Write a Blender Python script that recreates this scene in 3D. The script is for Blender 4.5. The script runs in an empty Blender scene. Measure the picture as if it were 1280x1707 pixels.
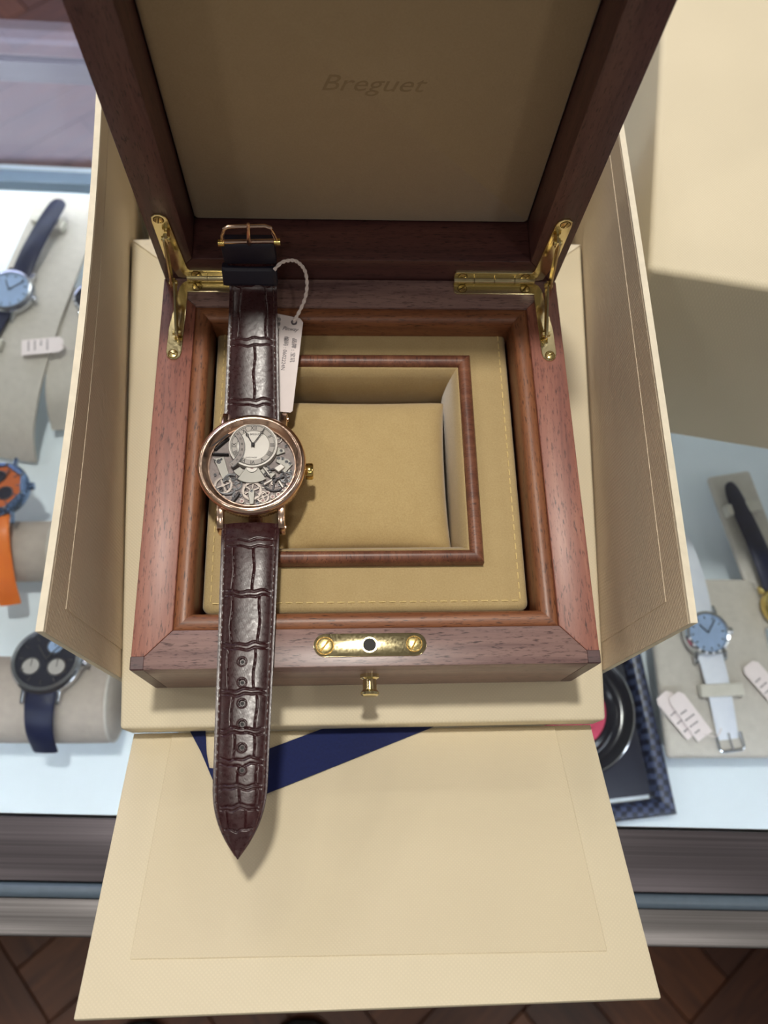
import bpy, bmesh, math, random
from mathutils import Vector, Matrix
import numpy as np
random.seed(4)
SC = bpy.context.scene
COL = SC.collection
PI = math.pi
# All builder coordinates are metres from the front centre of the wooden box's rim; Z0 lifts them so that the floor is at 0.
Z0 = 1.09

# ------------------------------------------------------------------ camera, world, lights, exposure
cam_data = bpy.data.cameras.new('camera'); cam = bpy.data.objects.new('camera', cam_data); COL.objects.link(cam)
cam_data.sensor_fit = 'AUTO'; cam_data.sensor_width = 36.0
cam_data.lens = 36.0 * 1340 / 1707
cam_data.clip_start = .01; cam_data.clip_end = 50
RM = Matrix(((0.9987391642, 0.0058018146, -0.0498640234), (-0.0231033622, 0.9349766676, -0.3539560222), (0.0445681112, 0.3546617684, 0.9339318570)))
cam.matrix_world = Matrix.Translation((-0.008979, -0.052732, 0.302628 + Z0)) @ RM.to_4x4()
cam_data.dof.use_dof = True; cam_data.dof.focus_distance = .315; cam_data.dof.aperture_fstop = 10.0
SC.camera = cam

world = bpy.data.worlds.new('world'); SC.world = world; world.use_nodes = True
bg = world.node_tree.nodes['Background']; bg.inputs[0].default_value = (1, .95, .88, 1); bg.inputs[1].default_value = .19

def lamp(name, loc, power, size, color, rot=(0, 0, 0)):
    l = bpy.data.lights.new(name, 'AREA'); l.shape = 'DISK'; l.size = size; l.energy = power; l.color = color
    o = bpy.data.objects.new(name, l); o.location = (loc[0], loc[1], loc[2] + Z0); o.rotation_euler = rot; COL.objects.link(o)
    return o
CEIL = 1.86
KEY = (-.045, .385, CEIL - .06)
lamp('key_lamp', KEY, 22, .13, (1, .95, .86))
FILL = [(-1.3, -.9), (-.2, -1.1), (.9, -.9), (-1.6, .3), (2.0, .2), (-.6, 1.7), (.7, 1.7), (-.3, 1.9), (-2.1, 1.8), (-2.2, .9)]  # added, unseen lamps that lift the ambient light and the floor
for k, (x, y) in enumerate(FILL): lamp('fill_lamp', (x, y, CEIL - .06), 3.0, .16, (1, .94, .86))
SC.view_settings.view_transform = 'Standard'; SC.view_settings.look = 'None'; SC.view_settings.gamma = 1
SC.view_settings.use_curve_mapping = False; SC.view_settings.exposure = 0.0

# ------------------------------------------------------------------ materials
def lin(c):
    return tuple(((v / 255 / 12.92) if v / 255 <= .04045 else ((v / 255 + .055) / 1.055) ** 2.4) for v in c) + (1,)
MATS = {}
class NT:
    def __init__(s, name, rough=.5, metal=0., spec=.5, color=(128, 128, 128)):
        m = bpy.data.materials.new(name); m.use_nodes = True; s.m = m; s.t = m.node_tree; MATS[name] = m
        s.b = s.t.nodes['Principled BSDF']; s.o = s.t.nodes['Material Output']
        s.b.inputs['Roughness'].default_value = rough; s.b.inputs['Metallic'].default_value = metal
        s.b.inputs['Specular IOR Level'].default_value = spec; s.b.inputs['Base Color'].default_value = lin(color)
    def n(s, typ, **kw):
        x = s.t.nodes.new(typ)
        for k, v in kw.items(): setattr(x, k, v)
        return x
    def l(s, a, b): s.t.links.new(a, b)
    def coords(s, scale=(1, 1, 1), rot=(0, 0, 0)):
        tc = s.n('ShaderNodeTexCoord'); mp = s.n('ShaderNodeMapping')
        mp.inputs['Scale'].default_value = scale; mp.inputs['Rotation'].default_value = rot
        s.l(tc.outputs['Object'], mp.inputs['Vector']); return mp.outputs['Vector']
    def noise(s, vec, scale, detail=3, rough=.55, dist=0):
        x = s.n('ShaderNodeTexNoise'); x.inputs['Scale'].default_value = scale; x.inputs['Detail'].default_value = detail
        x.inputs['Roughness'].default_value = rough; x.inputs['Distortion'].default_value = dist
        s.l(vec, x.inputs['Vector']); return x.outputs['Fac']
    def ramp(s, fac, stops):
        r = s.n('ShaderNodeValToRGB'); e = r.color_ramp.elements
        while len(e) < len(stops): e.new(.5)
        for k, (p, c) in enumerate(stops): e[k].position = p; e[k].color = c if len(c) == 4 and max(c) <= 1.0 else lin(c)
        s.l(fac, r.inputs['Fac']); return r.outputs['Color']
    def mix(s, fac, a, b, mode='MIX'):
        x = s.n('ShaderNodeMix', data_type='RGBA', blend_type=mode)
        for i, v in ((0, fac), (6, a), (7, b)):
            if hasattr(v, 'is_linked'): s.l(v, x.inputs[i])
            else: x.inputs[i].default_value = v
        return x.outputs[2]
    def bump(s, h, strength, dist):
        x = s.n('ShaderNodeBump'); x.inputs['Strength'].default_value = strength; x.inputs['Distance'].default_value = dist
        s.l(h, x.inputs['Height']); s.l(x.outputs['Normal'], s.b.inputs['Normal'])

def plain(name, color, rough=.5, metal=0., spec=.5, vary=.06, scale=200, bump=0):
    t = NT(name, rough, metal, spec, color); v = t.coords()
    f = t.noise(v, scale)
    c = lin(color); lo = tuple(a * (1 - vary) for a in c[:3]) + (1,); hi = tuple(min(1, a * (1 + vary)) for a in c[:3]) + (1,)
    t.l(t.ramp(f, [(.3, lo), (.7, hi)]), t.b.inputs['Base Color'])
    if bump: t.bump(f, bump, .0003)
    return t.m

def wood(name, axis, light, mid, dark, pore=.5, rough=.45):
    t = NT(name, rough, 0, .5)
    st = [150, 150, 150]; st['xyz'.index(axis)] = 9
    v = t.coords(tuple(st)); g = t.noise(v, 1.6, 4, .6, .8)
    st2 = [1700, 1700, 1700]; st2['xyz'.index(axis)] = 260
    p = t.noise(t.coords(tuple(st2)), 1.0, 2, .6)
    wide = t.noise(t.coords(tuple(q * .2 for q in st)), 1.5, 2)
    col = t.ramp(g, [(.28, dark), (.48, mid), (.72, light)])
    col = t.mix(.35, col, t.ramp(wide, [(.35, dark), (.65, light)]))
    pm = t.ramp(p, [(.28, (0, 0, 0, 1)), (.45, (1, 1, 1, 1))])
    dk = tuple(a * (1 - pore) for a in lin(dark)[:3]) + (1,)
    t.l(t.mix(pm, dk, col), t.b.inputs['Base Color'])
    t.bump(pm, .12, .0001)
    t.b.inputs['Coat Weight'].default_value = .12; t.b.inputs['Coat Roughness'].default_value = .3
    return t.m

def card(name, color, pitch=.0011, strength=.35):
    t = NT(name, .62, 0, .35, color); w = []
    for d in (0, 1):
        x = t.n('ShaderNodeTexWave', wave_type='BANDS', bands_direction='X'); x.inputs['Scale'].default_value = 2 * PI / (20 * pitch)
        x.inputs['Distortion'].default_value = .4; x.inputs['Detail'].default_value = 1
        t.l(t.coords((1, 1, 1), (0.3, .3, PI / 4 + d * PI / 2)), x.inputs['Vector']); w.append(x.outputs['Fac'])
    m = t.n('ShaderNodeMath', operation='MULTIPLY'); t.l(w[0], m.inputs[0]); t.l(w[1], m.inputs[1])
    c = lin(color); lo = tuple(a * .95 for a in c[:3]) + (1,)
    col = t.ramp(m.outputs[0], [(0, lo), (.8, c)])
    big = t.ramp(t.noise(t.coords(), 14, 2), [(.3, (.96, .96, .96, 1)), (.7, (1, 1, 1, 1))])
    t.l(t.mix(1.0, col, big, 'MULTIPLY'), t.b.inputs['Base Color']); t.bump(m.outputs[0], strength, .00015)
    return t.m

def suede(name, color, hi):
    t = NT(name, .95, 0, .1, color); a = t.noise(t.coords(), 1500, 3, .7); b = t.noise(t.coords(), 130, 3, .6)
    t.l(t.mix(.45, t.ramp(a, [(.3, color), (.7, hi)]), t.ramp(b, [(.0, color), (1., hi)])), t.b.inputs['Base Color'])
    t.b.inputs['Sheen Weight'].default_value = .35; t.b.inputs['Sheen Roughness'].default_value = .5
    t.bump(a, .35, .0003); return t.m

def metal(name, color, rough=.18, scale=900, bump=.03):
    t = NT(name, rough, 1., .5, color); f = t.noise(t.coords(), scale, 2)
    r = t.ramp(f, [(.3, (rough * .8,) * 3 + (1,)), (.7, (min(1, rough * 1.3),) * 3 + (1,))]); t.l(r, t.b.inputs['Roughness'])
    if bump: t.bump(f, bump, .0001)
    return t.m

def satin_metal(name, color, rough, mt, scale=2500, bump=.2):
    t = NT(name, rough, mt, .5, color); t.bump(t.noise(t.coords(), scale, 2), bump, .0001); return t.m

def brushed(name, color, rough=.35):
    t = NT(name, rough, .85, .5, color); f = t.noise(t.coords((4, 900, 900)), 1, 3)
    c = lin(color); t.l(t.ramp(f, [(.3, tuple(a * .75 for a in c[:3]) + (1,)), (.7, tuple(min(1, a * 1.2) for a in c[:3]) + (1,))]), t.b.inputs['Base Color'])
    t.bump(f, .08, .0002); return t.m

def glass_sheet(name, tint=(.95, .97, .98, 1), ior=1.5, rough=.0):
    t = NT(name); tr = t.n('ShaderNodeBsdfTransparent'); tr.inputs[0].default_value = tint
    gl = t.n('ShaderNodeBsdfGlossy'); gl.inputs['Roughness'].default_value = rough
    fr = t.n('ShaderNodeFresnel'); ge = t.n('ShaderNodeNewGeometry'); mr = t.n('ShaderNodeMapRange')
    mr.inputs['To Min'].default_value = ior; mr.inputs['To Max'].default_value = 1 / ior   # same reflectance on both faces of a thin pane
    t.l(ge.outputs['Backfacing'], mr.inputs['Value']); t.l(mr.outputs['Result'], fr.inputs['IOR'])
    mx = t.n('ShaderNodeMixShader'); t.l(fr.outputs[0], mx.inputs[0]); t.l(tr.outputs[0], mx.inputs[1]); t.l(gl.outputs[0], mx.inputs[2])
    t.l(mx.outputs[0], t.o.inputs['Surface']); return t.m

def emis(name, color, s):
    t = NT(name, .5); t.b.inputs['Emission Color'].default_value = color; t.b.inputs['Emission Strength'].default_value = s
    t.b.inputs['Base Color'].default_value = (.8, .8, .8, 1); return t.m

def leather(name, color, hi, rough=.3, spec=.5):
    t = NT(name, rough, 0, spec); f = t.noise(t.coords(), 700, 3, .65); b = t.noise(t.coords(), 90, 2)
    t.l(t.mix(.5, t.ramp(f, [(.3, color), (.75, hi)]), t.ramp(b, [(.3, color), (.7, hi)])), t.b.inputs['Base Color'])
    t.l(t.ramp(f, [(.3, (rough * .85,) * 3 + (1,)), (.7, (rough * 1.35,) * 3 + (1,))]), t.b.inputs['Roughness'])
    t.bump(f, .15, .00025); return t.m

def floor_wood(name):
    t = NT(name, .35, 0, .4); oi = t.n('ShaderNodeObjectInfo')
    g = t.noise(t.coords((8, 90, 90)), 1, 4, .6, .6)
    a = t.ramp(g, [(.3, (88, 48, 30)), (.7, (132, 80, 48))]); b = t.ramp(g, [(.3, (60, 34, 28)), (.7, (92, 54, 38))])
    t.l(t.mix(oi.outputs['Random'], a, b), t.b.inputs['Base Color']); return t.m

def checker(name, a, b, scale):
    t = NT(name, .3, 0, .5); c = t.n('ShaderNodeTexChecker'); c.inputs['Scale'].default_value = scale
    c.inputs[1].default_value = lin(a); c.inputs[2].default_value = lin(b); t.l(t.coords((1, 1, .001), (0, 0, .0)), c.inputs['Vector'])
    t.l(c.outputs['Color'], t.b.inputs['Base Color']); return t.m

WL, WM, WD = (170, 114, 94), (144, 86, 72), (106, 58, 50)
wood_side = wood('wood_side', 'y', WL, WM, WD)
wood_front_sheen = wood('wood_front_sheen', 'x', (158, 128, 120), (132, 104, 100), (96, 70, 70), .55, .36)  # greyish sheen of the front rail is put into the colour
wood_lip_x = wood('wood_lip_x', 'x', (158, 104, 68), (128, 78, 52), (90, 52, 38), .5)
wood_lip_y = wood('wood_lip_y', 'y', (158, 104, 68), (128, 78, 52), (90, 52, 38), .5)
wood_key = wood('wood_key', 'x', (96, 66, 66), (82, 54, 56), (62, 40, 44), .4)
wood_lid_shade_x = wood('wood_lid_shade_x', 'x', (98, 62, 56), (78, 46, 46), (54, 30, 34), .4, .4)  # lid wood: same timber, its shade put into a darker colour
wood_lid_shade_z = wood('wood_lid_shade_z', 'z', (112, 76, 68), (92, 58, 56), (66, 38, 40), .4, .42)  # upright lid rails, also darkened to carry the lid's shade
cream = card('cream_card', (226, 214, 186))
cream_lining = card('cream_lining', (222, 209, 180), .0010, .5)
cream_wall = card('cream_wall_lining', (222, 206, 182), .0012, 1.0)
cream_edge = plain('cream_edge', (232, 222, 200), .7)
suede_m = suede('suede', (172, 148, 104), (194, 172, 128))
suede_pillow = suede('suede_pillow', (176, 150, 102), (202, 178, 130))
suede_lid_shade = suede('suede_lid_shade', (160, 136, 102), (174, 150, 116))  # shade inside the lid is painted into this darker suede
emboss_m = plain('embossed_suede', (150, 127, 94), .95)
thread_cream = plain('thread_cream', (226, 202, 140), .8)
thread_dark = plain('thread_dark', (78, 52, 48), .8)
brass = metal('brass', (230, 215, 168), .16)
brass_screw = metal('brass_screw', (226, 206, 144), .24)
brass_dark = metal('brass_recess', (96, 76, 40), .4)
black_hole = plain('dark_hole', (14, 12, 12), .6)
rose_gold = metal('rose_gold', (234, 202, 180), .2)
yellow_gold = metal('yellow_gold', (236, 208, 128), .18)
steel = metal('polished_steel', (214, 218, 224), .14)
frosted = metal('frosted_plate', (128, 120, 118), .5, 2500, .9)
bridge_m = satin_metal('bridge_steel', (150, 148, 142), .42, .6, 2500, .5)
wheel_m = metal('wheel_steel', (146, 138, 132), .35)
dark_steel = metal('dark_steel', (60, 58, 60), .3)
silver_dial = satin_metal('silver_dial', (198, 194, 188), .42, .4, 2500, .1)
grey_band = plain('grey_band', (158, 150, 146), .5)
hour_m = plain('hour_ring', (188, 182, 176), .5)
ink = plain('ink', (34, 30, 34), .6)
grey_ink = plain('grey_ink', (92, 84, 92), .7)
ruby = plain('pale_jewel', (186, 150, 150), .2)
croc = leather('burgundy_alligator', (38, 14, 17), (56, 23, 25), .27, .38)
croc_lining = leather('strap_lining', (60, 34, 32), (74, 44, 40), .6)
navy_band = plain('navy_keeper', (24, 22, 40), .55)
crystal_m = glass_sheet('crystal', (.98, .98, .98, 1), 1.35)
paper = plain('tag_paper', (238, 226, 224), .6, vary=.02)
cord_m = plain('white_cord', (226, 214, 210), .8)
satin = plain('navy_satin', (22, 34, 84), .45, 0, .4, .12, 900, .2)
rail_dark = brushed('rail_dark', (94, 89, 94), .36)
rail_light = brushed('rail_light', (134, 131, 132), .34)
bead_m = plain('rail_bead', (92, 108, 124), .35)
glass_m = glass_sheet('counter_glass')
deck_m = plain('white_deck', (226, 236, 242), .45, vary=.01)
cabinet_m = plain('cabinet_body', (54, 44, 44), .5)
led_m = emis('led_strip', (.87, .93, 1, 1), 35); led_fill = emis('led_fill_back', (.87, .93, 1, 1), 84)  # the brighter back emitter is added fill for the rear deck
ramp_m = plain('display_fabric', (196, 190, 180), .8)
ramp_brown = plain('display_fabric_taupe', (178, 166, 154), .75)
clip_m = plain('display_clip', (206, 202, 190), .6)
navy_strap = leather('navy_strap', (18, 22, 46), (34, 40, 70), .4, .3)
orange_strap = leather('orange_strap', (226, 104, 20), (240, 128, 36), .4)
white_strap = leather('white_strap', (214, 220, 232), (232, 236, 244), .4)
dial_blue = plain('dial_ice_blue', (170, 196, 232), .3)
dial_dark = plain('dial_dark', (40, 42, 56), .3)
dial_orange = plain('dial_orange', (214, 110, 50), .4)
dial_white = plain('dial_white', (226, 228, 236), .3)
bezel_blue = metal('bezel_blue_steel', (110, 130, 160), .25)
floor_m = floor_wood('parquet')
floor_joint = plain('parquet_joint', (30, 18, 16), .8)
ceil_m = plain('ceiling_paint', (210, 204, 196), .9)
wall_m = plain('wall_paint', (150, 138, 130), .9)
lamp_glow = emis('lamp_glow', (1, .95, .86, 1), 6)
haze_glow = emis('haze_glow', (.74, .74, 1, 1), 2.7)  # glow of the added panel mirrored in the glass
lamp_trim = plain('lamp_trim', (230, 228, 224), .5)
tray_navy = plain('tray_navy', (22, 26, 46), .35)
tray_check = checker('tray_checker', (64, 74, 104), (20, 24, 44), 260)
dish_black = plain('dish_black', (24, 24, 32), .18)
pink_m = plain('pink_disc', (196, 66, 96), .35)
shoe_m = leather('shoe_leather', (14, 16, 26), (24, 26, 38), .4)
# ------------------------------------------------------------------ mesh helpers
class MB:
    def __init__(s): s.v = []; s.f = []
    def add(s, verts, faces):
        b = len(s.v); s.v += [tuple(p) for p in verts]; s.f += [tuple(b + i for i in f) for f in faces]; return s
    def box(s, x0, x1, y0, y1, z0, z1):
        return s.add([(x0, y0, z0), (x1, y0, z0), (x1, y1, z0), (x0, y1, z0), (x0, y0, z1), (x1, y0, z1), (x1, y1, z1), (x0, y1, z1)],
                     [(3, 2, 1, 0), (4, 5, 6, 7), (0, 1, 5, 4), (1, 2, 6, 5), (2, 3, 7, 6), (3, 0, 4, 7)])
    def loft(s, secs, caps=True, closed=True):
        n = len(secs[0]); V = [p for c in secs for p in c]; F = []
        for i in range(len(secs) - 1):
            for j in range(n if closed else n - 1):
                a = i * n + j; b = i * n + (j + 1) % n; F.append((a, b, b + n, a + n))
        if caps: F.append(tuple(range(n - 1, -1, -1))); F.append(tuple((len(secs) - 1) * n + j for j in range(n)))
        return s.add(V, F)
    def prism(s, poly, z0, z1, f=None):
        f = f or (lambda x, y, z: (x, y, z))
        return s.loft([[f(x, y, z0) for x, y in poly], [f(x, y, z1) for x, y in poly]])
    def tube(s, pts, r, n=10, caps=True):
        P = [Vector(p) for p in pts]; secs = []
        up = Vector((0, 0, 1)); prev = None
        for i, p in enumerate(P):
            t = (P[min(i + 1, len(P) - 1)] - P[max(i - 1, 0)]).normalized()
            a = prev if prev is not None else (up if abs(t.dot(up)) < .95 else Vector((1, 0, 0)))
            e1 = (a - t * a.dot(t)).normalized(); prev = e1; e2 = t.cross(e1); rr = r[i] if isinstance(r, (list, tuple)) else r
            secs.append([p + (e1 * math.cos(2 * PI * k / n) + e2 * math.sin(2 * PI * k / n)) * rr for k in range(n)])
        return s.loft(secs, caps)
    def lathe(s, prof, c=(0, 0, 0), n=48, f=None, flute=0):
        # prof (r, z) revolved about z at c; closed profile loops welcome
        secs = []
        for k in range(n):
            a = 2 * PI * k / n
            secs.append([(c[0] + (r * (1 - (flute if k % 2 and fl else 0))) * math.cos(a), c[1] + (r * (1 - (flute if k % 2 and fl else 0))) * math.sin(a), c[2] + z) for (r, z, *fl) in prof])
        if f: secs = [[f(*p) for p in q] for q in secs]
        m = len(prof); V = [p for q in secs for p in q]; F = []
        for k in range(n):
            for j in range(m - 1):
                a = k * m + j; b = ((k + 1) % n) * m + j; F.append((a, b, b + 1, a + 1))
        return s.add(V, F)
    def disc(s, c, r, z0, z1, n=40): return s.prism([(c[0] + r * math.cos(2 * PI * k / n), c[1] + r * math.sin(2 * PI * k / n)) for k in range(n)], z0, z1)
    def ring(s, c, r0, r1, z0, z1, n=40, a0=0, a1=2 * PI):
        full = abs(a1 - a0 - 2 * PI) < 1e-6; k = n if full else n + 1
        A = [a0 + (a1 - a0) * i / n for i in range(k)]
        secs = [[(c[0] + r * math.cos(a), c[1] + r * math.sin(a), z) for r, z in ((r0, z0), (r1, z0), (r1, z1), (r0, z1))] for a in A]
        if full: secs.append(secs[0])
        return s.loft(secs, not full)
    def xf(s, M): s.v = [tuple(M @ Vector(p)) for p in s.v]; return s

ORG = {}
def link(o, parent):
    COL.objects.link(o)
    if parent is not None: o.parent = parent
    return o
def thing(name, label, cat, org=(0, 0, 0), rz=0, group=None, kind=None):
    o = bpy.data.objects.new(name, None); o.empty_display_size = .01; COL.objects.link(o)
    o.location = (org[0], org[1], org[2] + Z0); o.rotation_euler = (0, 0, rz); ORG[o] = (Vector(org), rz)
    if label: o['label'] = label
    if cat: o['category'] = cat
    if group: o['group'] = group
    if kind: o['kind'] = kind
    return o
def obj(name, mb, m, parent=None, bevel=0, seg=2, smooth=True, ang=32, local=False, label=None, kind=None):
    me = bpy.data.meshes.new(name); me.from_pydata(mb.v, [], mb.f)
    root = parent
    while root is not None and root.parent is not None: root = root.parent
    bm = bmesh.new(); bm.from_mesh(me)
    bmesh.ops.remove_doubles(bm, verts=bm.verts, dist=1e-7)
    bmesh.ops.recalc_face_normals(bm, faces=bm.faces)
    if bevel:
        es = [e for e in bm.edges if len(e.link_faces) == 2 and e.calc_face_angle(0) > .5]
        bmesh.ops.bevel(bm, geom=es, offset=bevel, offset_type='OFFSET', segments=seg, profile=.5, affect='EDGES', clamp_overlap=True)
    if smooth:
        for f in bm.faces: f.smooth = True
        for e in bm.edges:
            if len(e.link_faces) == 2 and e.calc_face_angle(0) > math.radians(ang): e.smooth = False
    bm.to_mesh(me); bm.free()
    if not local:
        L, rz = ORG.get(root, (Vector((0, 0, 0)), 0)) if root is not None else (Vector((0, 0, 0)), 0)
        M = Matrix.Rotation(-rz, 4, 'Z') @ Matrix.Translation(-L)
        if root is None: M = Matrix.Translation((0, 0, Z0))
        me.transform(M)
    me.materials.append(m); me.update()
    o = bpy.data.objects.new(name, me); link(o, parent)
    if label: o['label'] = label
    if kind: o['kind'] = kind
    return o
def text(name, body, size, M, m, parent, shear=0, depth=.00004, align='CENTER', sx=1, label=None):
    c = bpy.data.curves.new('lettering', 'FONT'); c.body = body; c.size = size; c.shear = shear; c.extrude = depth; c.align_x = align; c.align_y = 'CENTER'
    c.resolution_u = 3
    t = bpy.data.objects.new('lettering', c); COL.objects.link(t); dg = bpy.context.evaluated_depsgraph_get()
    me = bpy.data.meshes.new_from_object(t.evaluated_get(dg)); bpy.data.objects.remove(t)
    mb = MB(); mb.v = [tuple(M @ Vector((v.co.x * sx, v.co.y, v.co.z))) for v in me.vertices]; mb.f = [tuple(p.vertices) for p in me.polygons]
    o = obj(name, mb, m, parent, smooth=False, label=label); bpy.data.meshes.remove(me); return o
def sweep_rect(prof, x0, x1, y0, y1, sides=None):
    """prof (inset, z) swept around a rectangle: four mitred pieces front, right, back, left"""
    out = []
    C = [lambda t: (x0 + t, y0 + t), lambda t: (x1 - t, y0 + t), lambda t: (x1 - t, y1 - t), lambda t: (x0 + t, y1 - t)]
    for k in range(4):
        a, b = C[k], C[(k + 1) % 4]
        out.append(MB().loft([[(*a(t), z) for t, z in prof], [(*b(t), z) for t, z in prof]]))
    return out
def dup(root, loc, rz=None, label=None):
    r = root.copy(); COL.objects.link(r); r.location = loc
    if rz is not None: r.rotation_euler = (0, 0, rz)
    if label: r['label'] = label
    for ch in root.children:
        c = ch.copy(); COL.objects.link(c); c.parent = r
        for g in ch.children: d = g.copy(); COL.objects.link(d); d.parent = c
    return r
def slot_screw(parent, c, r, ang, f=None, h=.0004):
    """slotted screw head; f maps local (x, y, up) to builder space"""
    f = f or (lambda x, y, z: (x, y, z))
    n = 24; pr = [(0, h), (r * .8, h), (r, h * .5), (r, -.0006)]
    mb = MB().lathe(pr, (0, 0, 0), n)
    mb.v = [f(c[0] + x, c[1] + y, c[2] + z) for x, y, z in mb.v]
    s = obj('screw', mb, brass_screw, parent)
    sl = MB().box(-r * .9, r * .9, -r * .13, r * .13, h - .0002, h + .00006); ca, sa = math.cos(ang), math.sin(ang)
    sl.v = [f(c[0] + x * ca - y * sa, c[1] + x * sa + y * ca, c[2] + z) for x, y, z in sl.v]
    obj('screw_slot', sl, brass_dark, parent)
    rg = MB().ring((0, 0), r * 1.0, r * 1.16, -.0003, .00005, 24); rg.v = [f(c[0] + x, c[1] + y, c[2] + z) for x, y, z in rg.v]
    obj('screw_rim', rg, brass_dark, parent)
    return s

# ------------------------------------------------------------------ setting
ZF = -Z0
fl = MB().box(-3, 3, -3, 5.5, ZF - .03, ZF - .004); floor = obj('floor', fl, floor_joint); floor['kind'] = 'structure'
W_, L_ = .09, .36
pm = MB().box(.0008, L_ - .0008, .0008, W_ - .0008, -.012, 0)
plank_mesh = None
def plank(x, y, ang):
    global plank_mesh
    if plank_mesh is None:
        o = obj('plank', pm, floor_m, None, .0012, 1, local=True); plank_mesh = o.data
    else:
        o = bpy.data.objects.new('plank', plank_mesh); COL.objects.link(o)
    o.parent = floor; o.location = (x, y, 0); o.rotation_euler = (0, 0, ang)
RA = PI / 4 - .10; ca, sa = math.cos(RA), math.sin(RA)
OX, OY = .58, -.30
for k in range(-46, 47):
    for m_ in range(-8, 9):
        bx, by = k * W_ + m_ * L_, k * W_ - m_ * L_
        for (px_, py_, v) in ((bx, by, 0), (bx, by, 1)):
            mx, my = (px_ + L_ / 2, py_ + W_ / 2) if not v else (px_ - W_ / 2, py_ + L_ / 2)
            X, Y = OX + mx * ca - my * sa, OY + mx * sa + my * ca
            if -1.2 < X < 1.15 and (-.62 < Y < .05 or .62 < Y < 2.1) and (Y < .1 or Y < 1.25 or X < .35):
                if not v: plank(OX + px_ * ca - py_ * sa, OY + px_ * sa + py_ * ca, RA)
                else: plank(OX + px_ * ca - py_ * sa, OY + px_ * sa + py_ * ca, RA + PI / 2)
cl = obj('ceiling', MB().box(-3, 3, -3, 5.5, CEIL, CEIL + .05), ceil_m); cl['kind'] = 'structure'
wb = obj('wall_back', MB().box(-3, 3, 5.48, 5.55, ZF, CEIL), wall_m); wb['kind'] = 'structure'
cl0 = None
for k, (x, y) in enumerate([(KEY[0], KEY[1])] + FILL):
    lb = 'round ceiling downlight, one of a set mostly added for fill'
    if cl0 is None:
        cl0 = thing('ceiling_downlight', lb, 'lamp', (x, y, CEIL), group='downlights in the ceiling')
        obj('trim_ring', MB().ring((x, y), .105, .125, CEIL - .012, CEIL, 40), lamp_trim, cl0)
        obj('diffuser', MB().disc((x, y), .105, CEIL - .006, CEIL - .001), lamp_glow, cl0)
    else: dup(cl0, (x, y, CEIL + Z0))  # fixtures drawn for the added fill lamps

lpn = thing('haze_panel', 'added cool rectangular ceiling panel that puts a haze in the glass', 'lamp', (-1.4, 3.8, CEIL))  # unseen panel added so its reflection hazes the counter glass
obj('haze_panel_frame', MB().box(-2.3, -.45, 2.30, 5.3, CEIL - .015, CEIL - .001), lamp_trim, lpn)
obj('haze_panel_face', MB().box(-2.27, -.48, 2.33, 5.27, CEIL - .019, CEIL - .016), haze_glow, lpn)
# ------------------------------------------------------------------ display counter (turned a little against the box)
GZ = -.15; DK = -.30; CR = -.0435
ct = thing('display_counter', 'long shop display counter with glass top, metal front rail and white lit inside', 'counter', (0, -.054, ZF), CR)
def CL(mb):  # counter-local: x along, y depth from the rail's inner edge, z fit
    return mb.xf(Matrix.Translation((0, -.054, 0)) @ Matrix.Rotation(CR, 4, 'Z'))
HX = 1.25; BK = .545
obj('glass_top', CL(MB().box(-HX, HX, -.002, BK + .02, GZ - .008, GZ)), glass_m, ct, label='clear glass counter top')
obj('glass_back', CL(MB().box(-HX, HX, BK + .006, BK + .012, DK, GZ - .009)), glass_m, ct, label='clear glass back pane')
obj('front_rail', CL(MB().box(-HX, HX, -.0325, -.002, GZ - .022, GZ + .0005)), rail_dark, ct, .0008, label='dark brushed metal rail')
obj('rail_bead', CL(MB().tube([(-HX, -.0365, GZ - .002), (HX, -.0365, GZ - .002)], .0036, 12)), bead_m, ct)
obj('front_fascia', CL(MB().box(-HX, HX, -.0575, -.040, GZ - .035, GZ - .0005)), rail_light, ct, .0012, label='lighter brushed metal front strip')
obj('bottom_rail', CL(MB().box(-HX, HX, -.040, -.006, GZ - .035, GZ - .024)), rail_dark, ct)
obj('deck', CL(MB().box(-HX, HX, -.02, BK + .02, DK - .02, DK)), deck_m, ct, label='white display floor under the glass')
obj('back_rail', CL(MB().box(-HX, HX, BK - .010, BK + .004, DK, DK + .012)), bead_m, ct, .001)
obj('front_panel', CL(MB().box(-HX, HX, -.018, -.008, DK, GZ - .036)), cabinet_m, ct)
obj('cabinet_body', CL(MB().box(-HX, HX, .01, BK, ZF, DK - .021)), cabinet_m, ct)
for b0 in (-.0068, BK - .012):
    obj('led_strip', CL(MB().box(-HX, HX, b0 + .0008, b0 + .0048, GZ - .0265, GZ - .0245)), led_m if b0 < 0 else led_fill, ct)  # front strip lights the case; the rear one is added to brighten the deck
    obj('led_shade', CL(MB().box(-HX, HX, b0, b0 + .0056, GZ - .0245, GZ - .0090).box(-HX, HX, b0 - .0006, b0, GZ - .0270, GZ - .0090).box(-HX, HX, b0 + .0056, b0 + .0062, GZ - .0270, GZ - .0090)), rail_light, ct)  # lips added to keep strip light from rising onto the cartons

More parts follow.
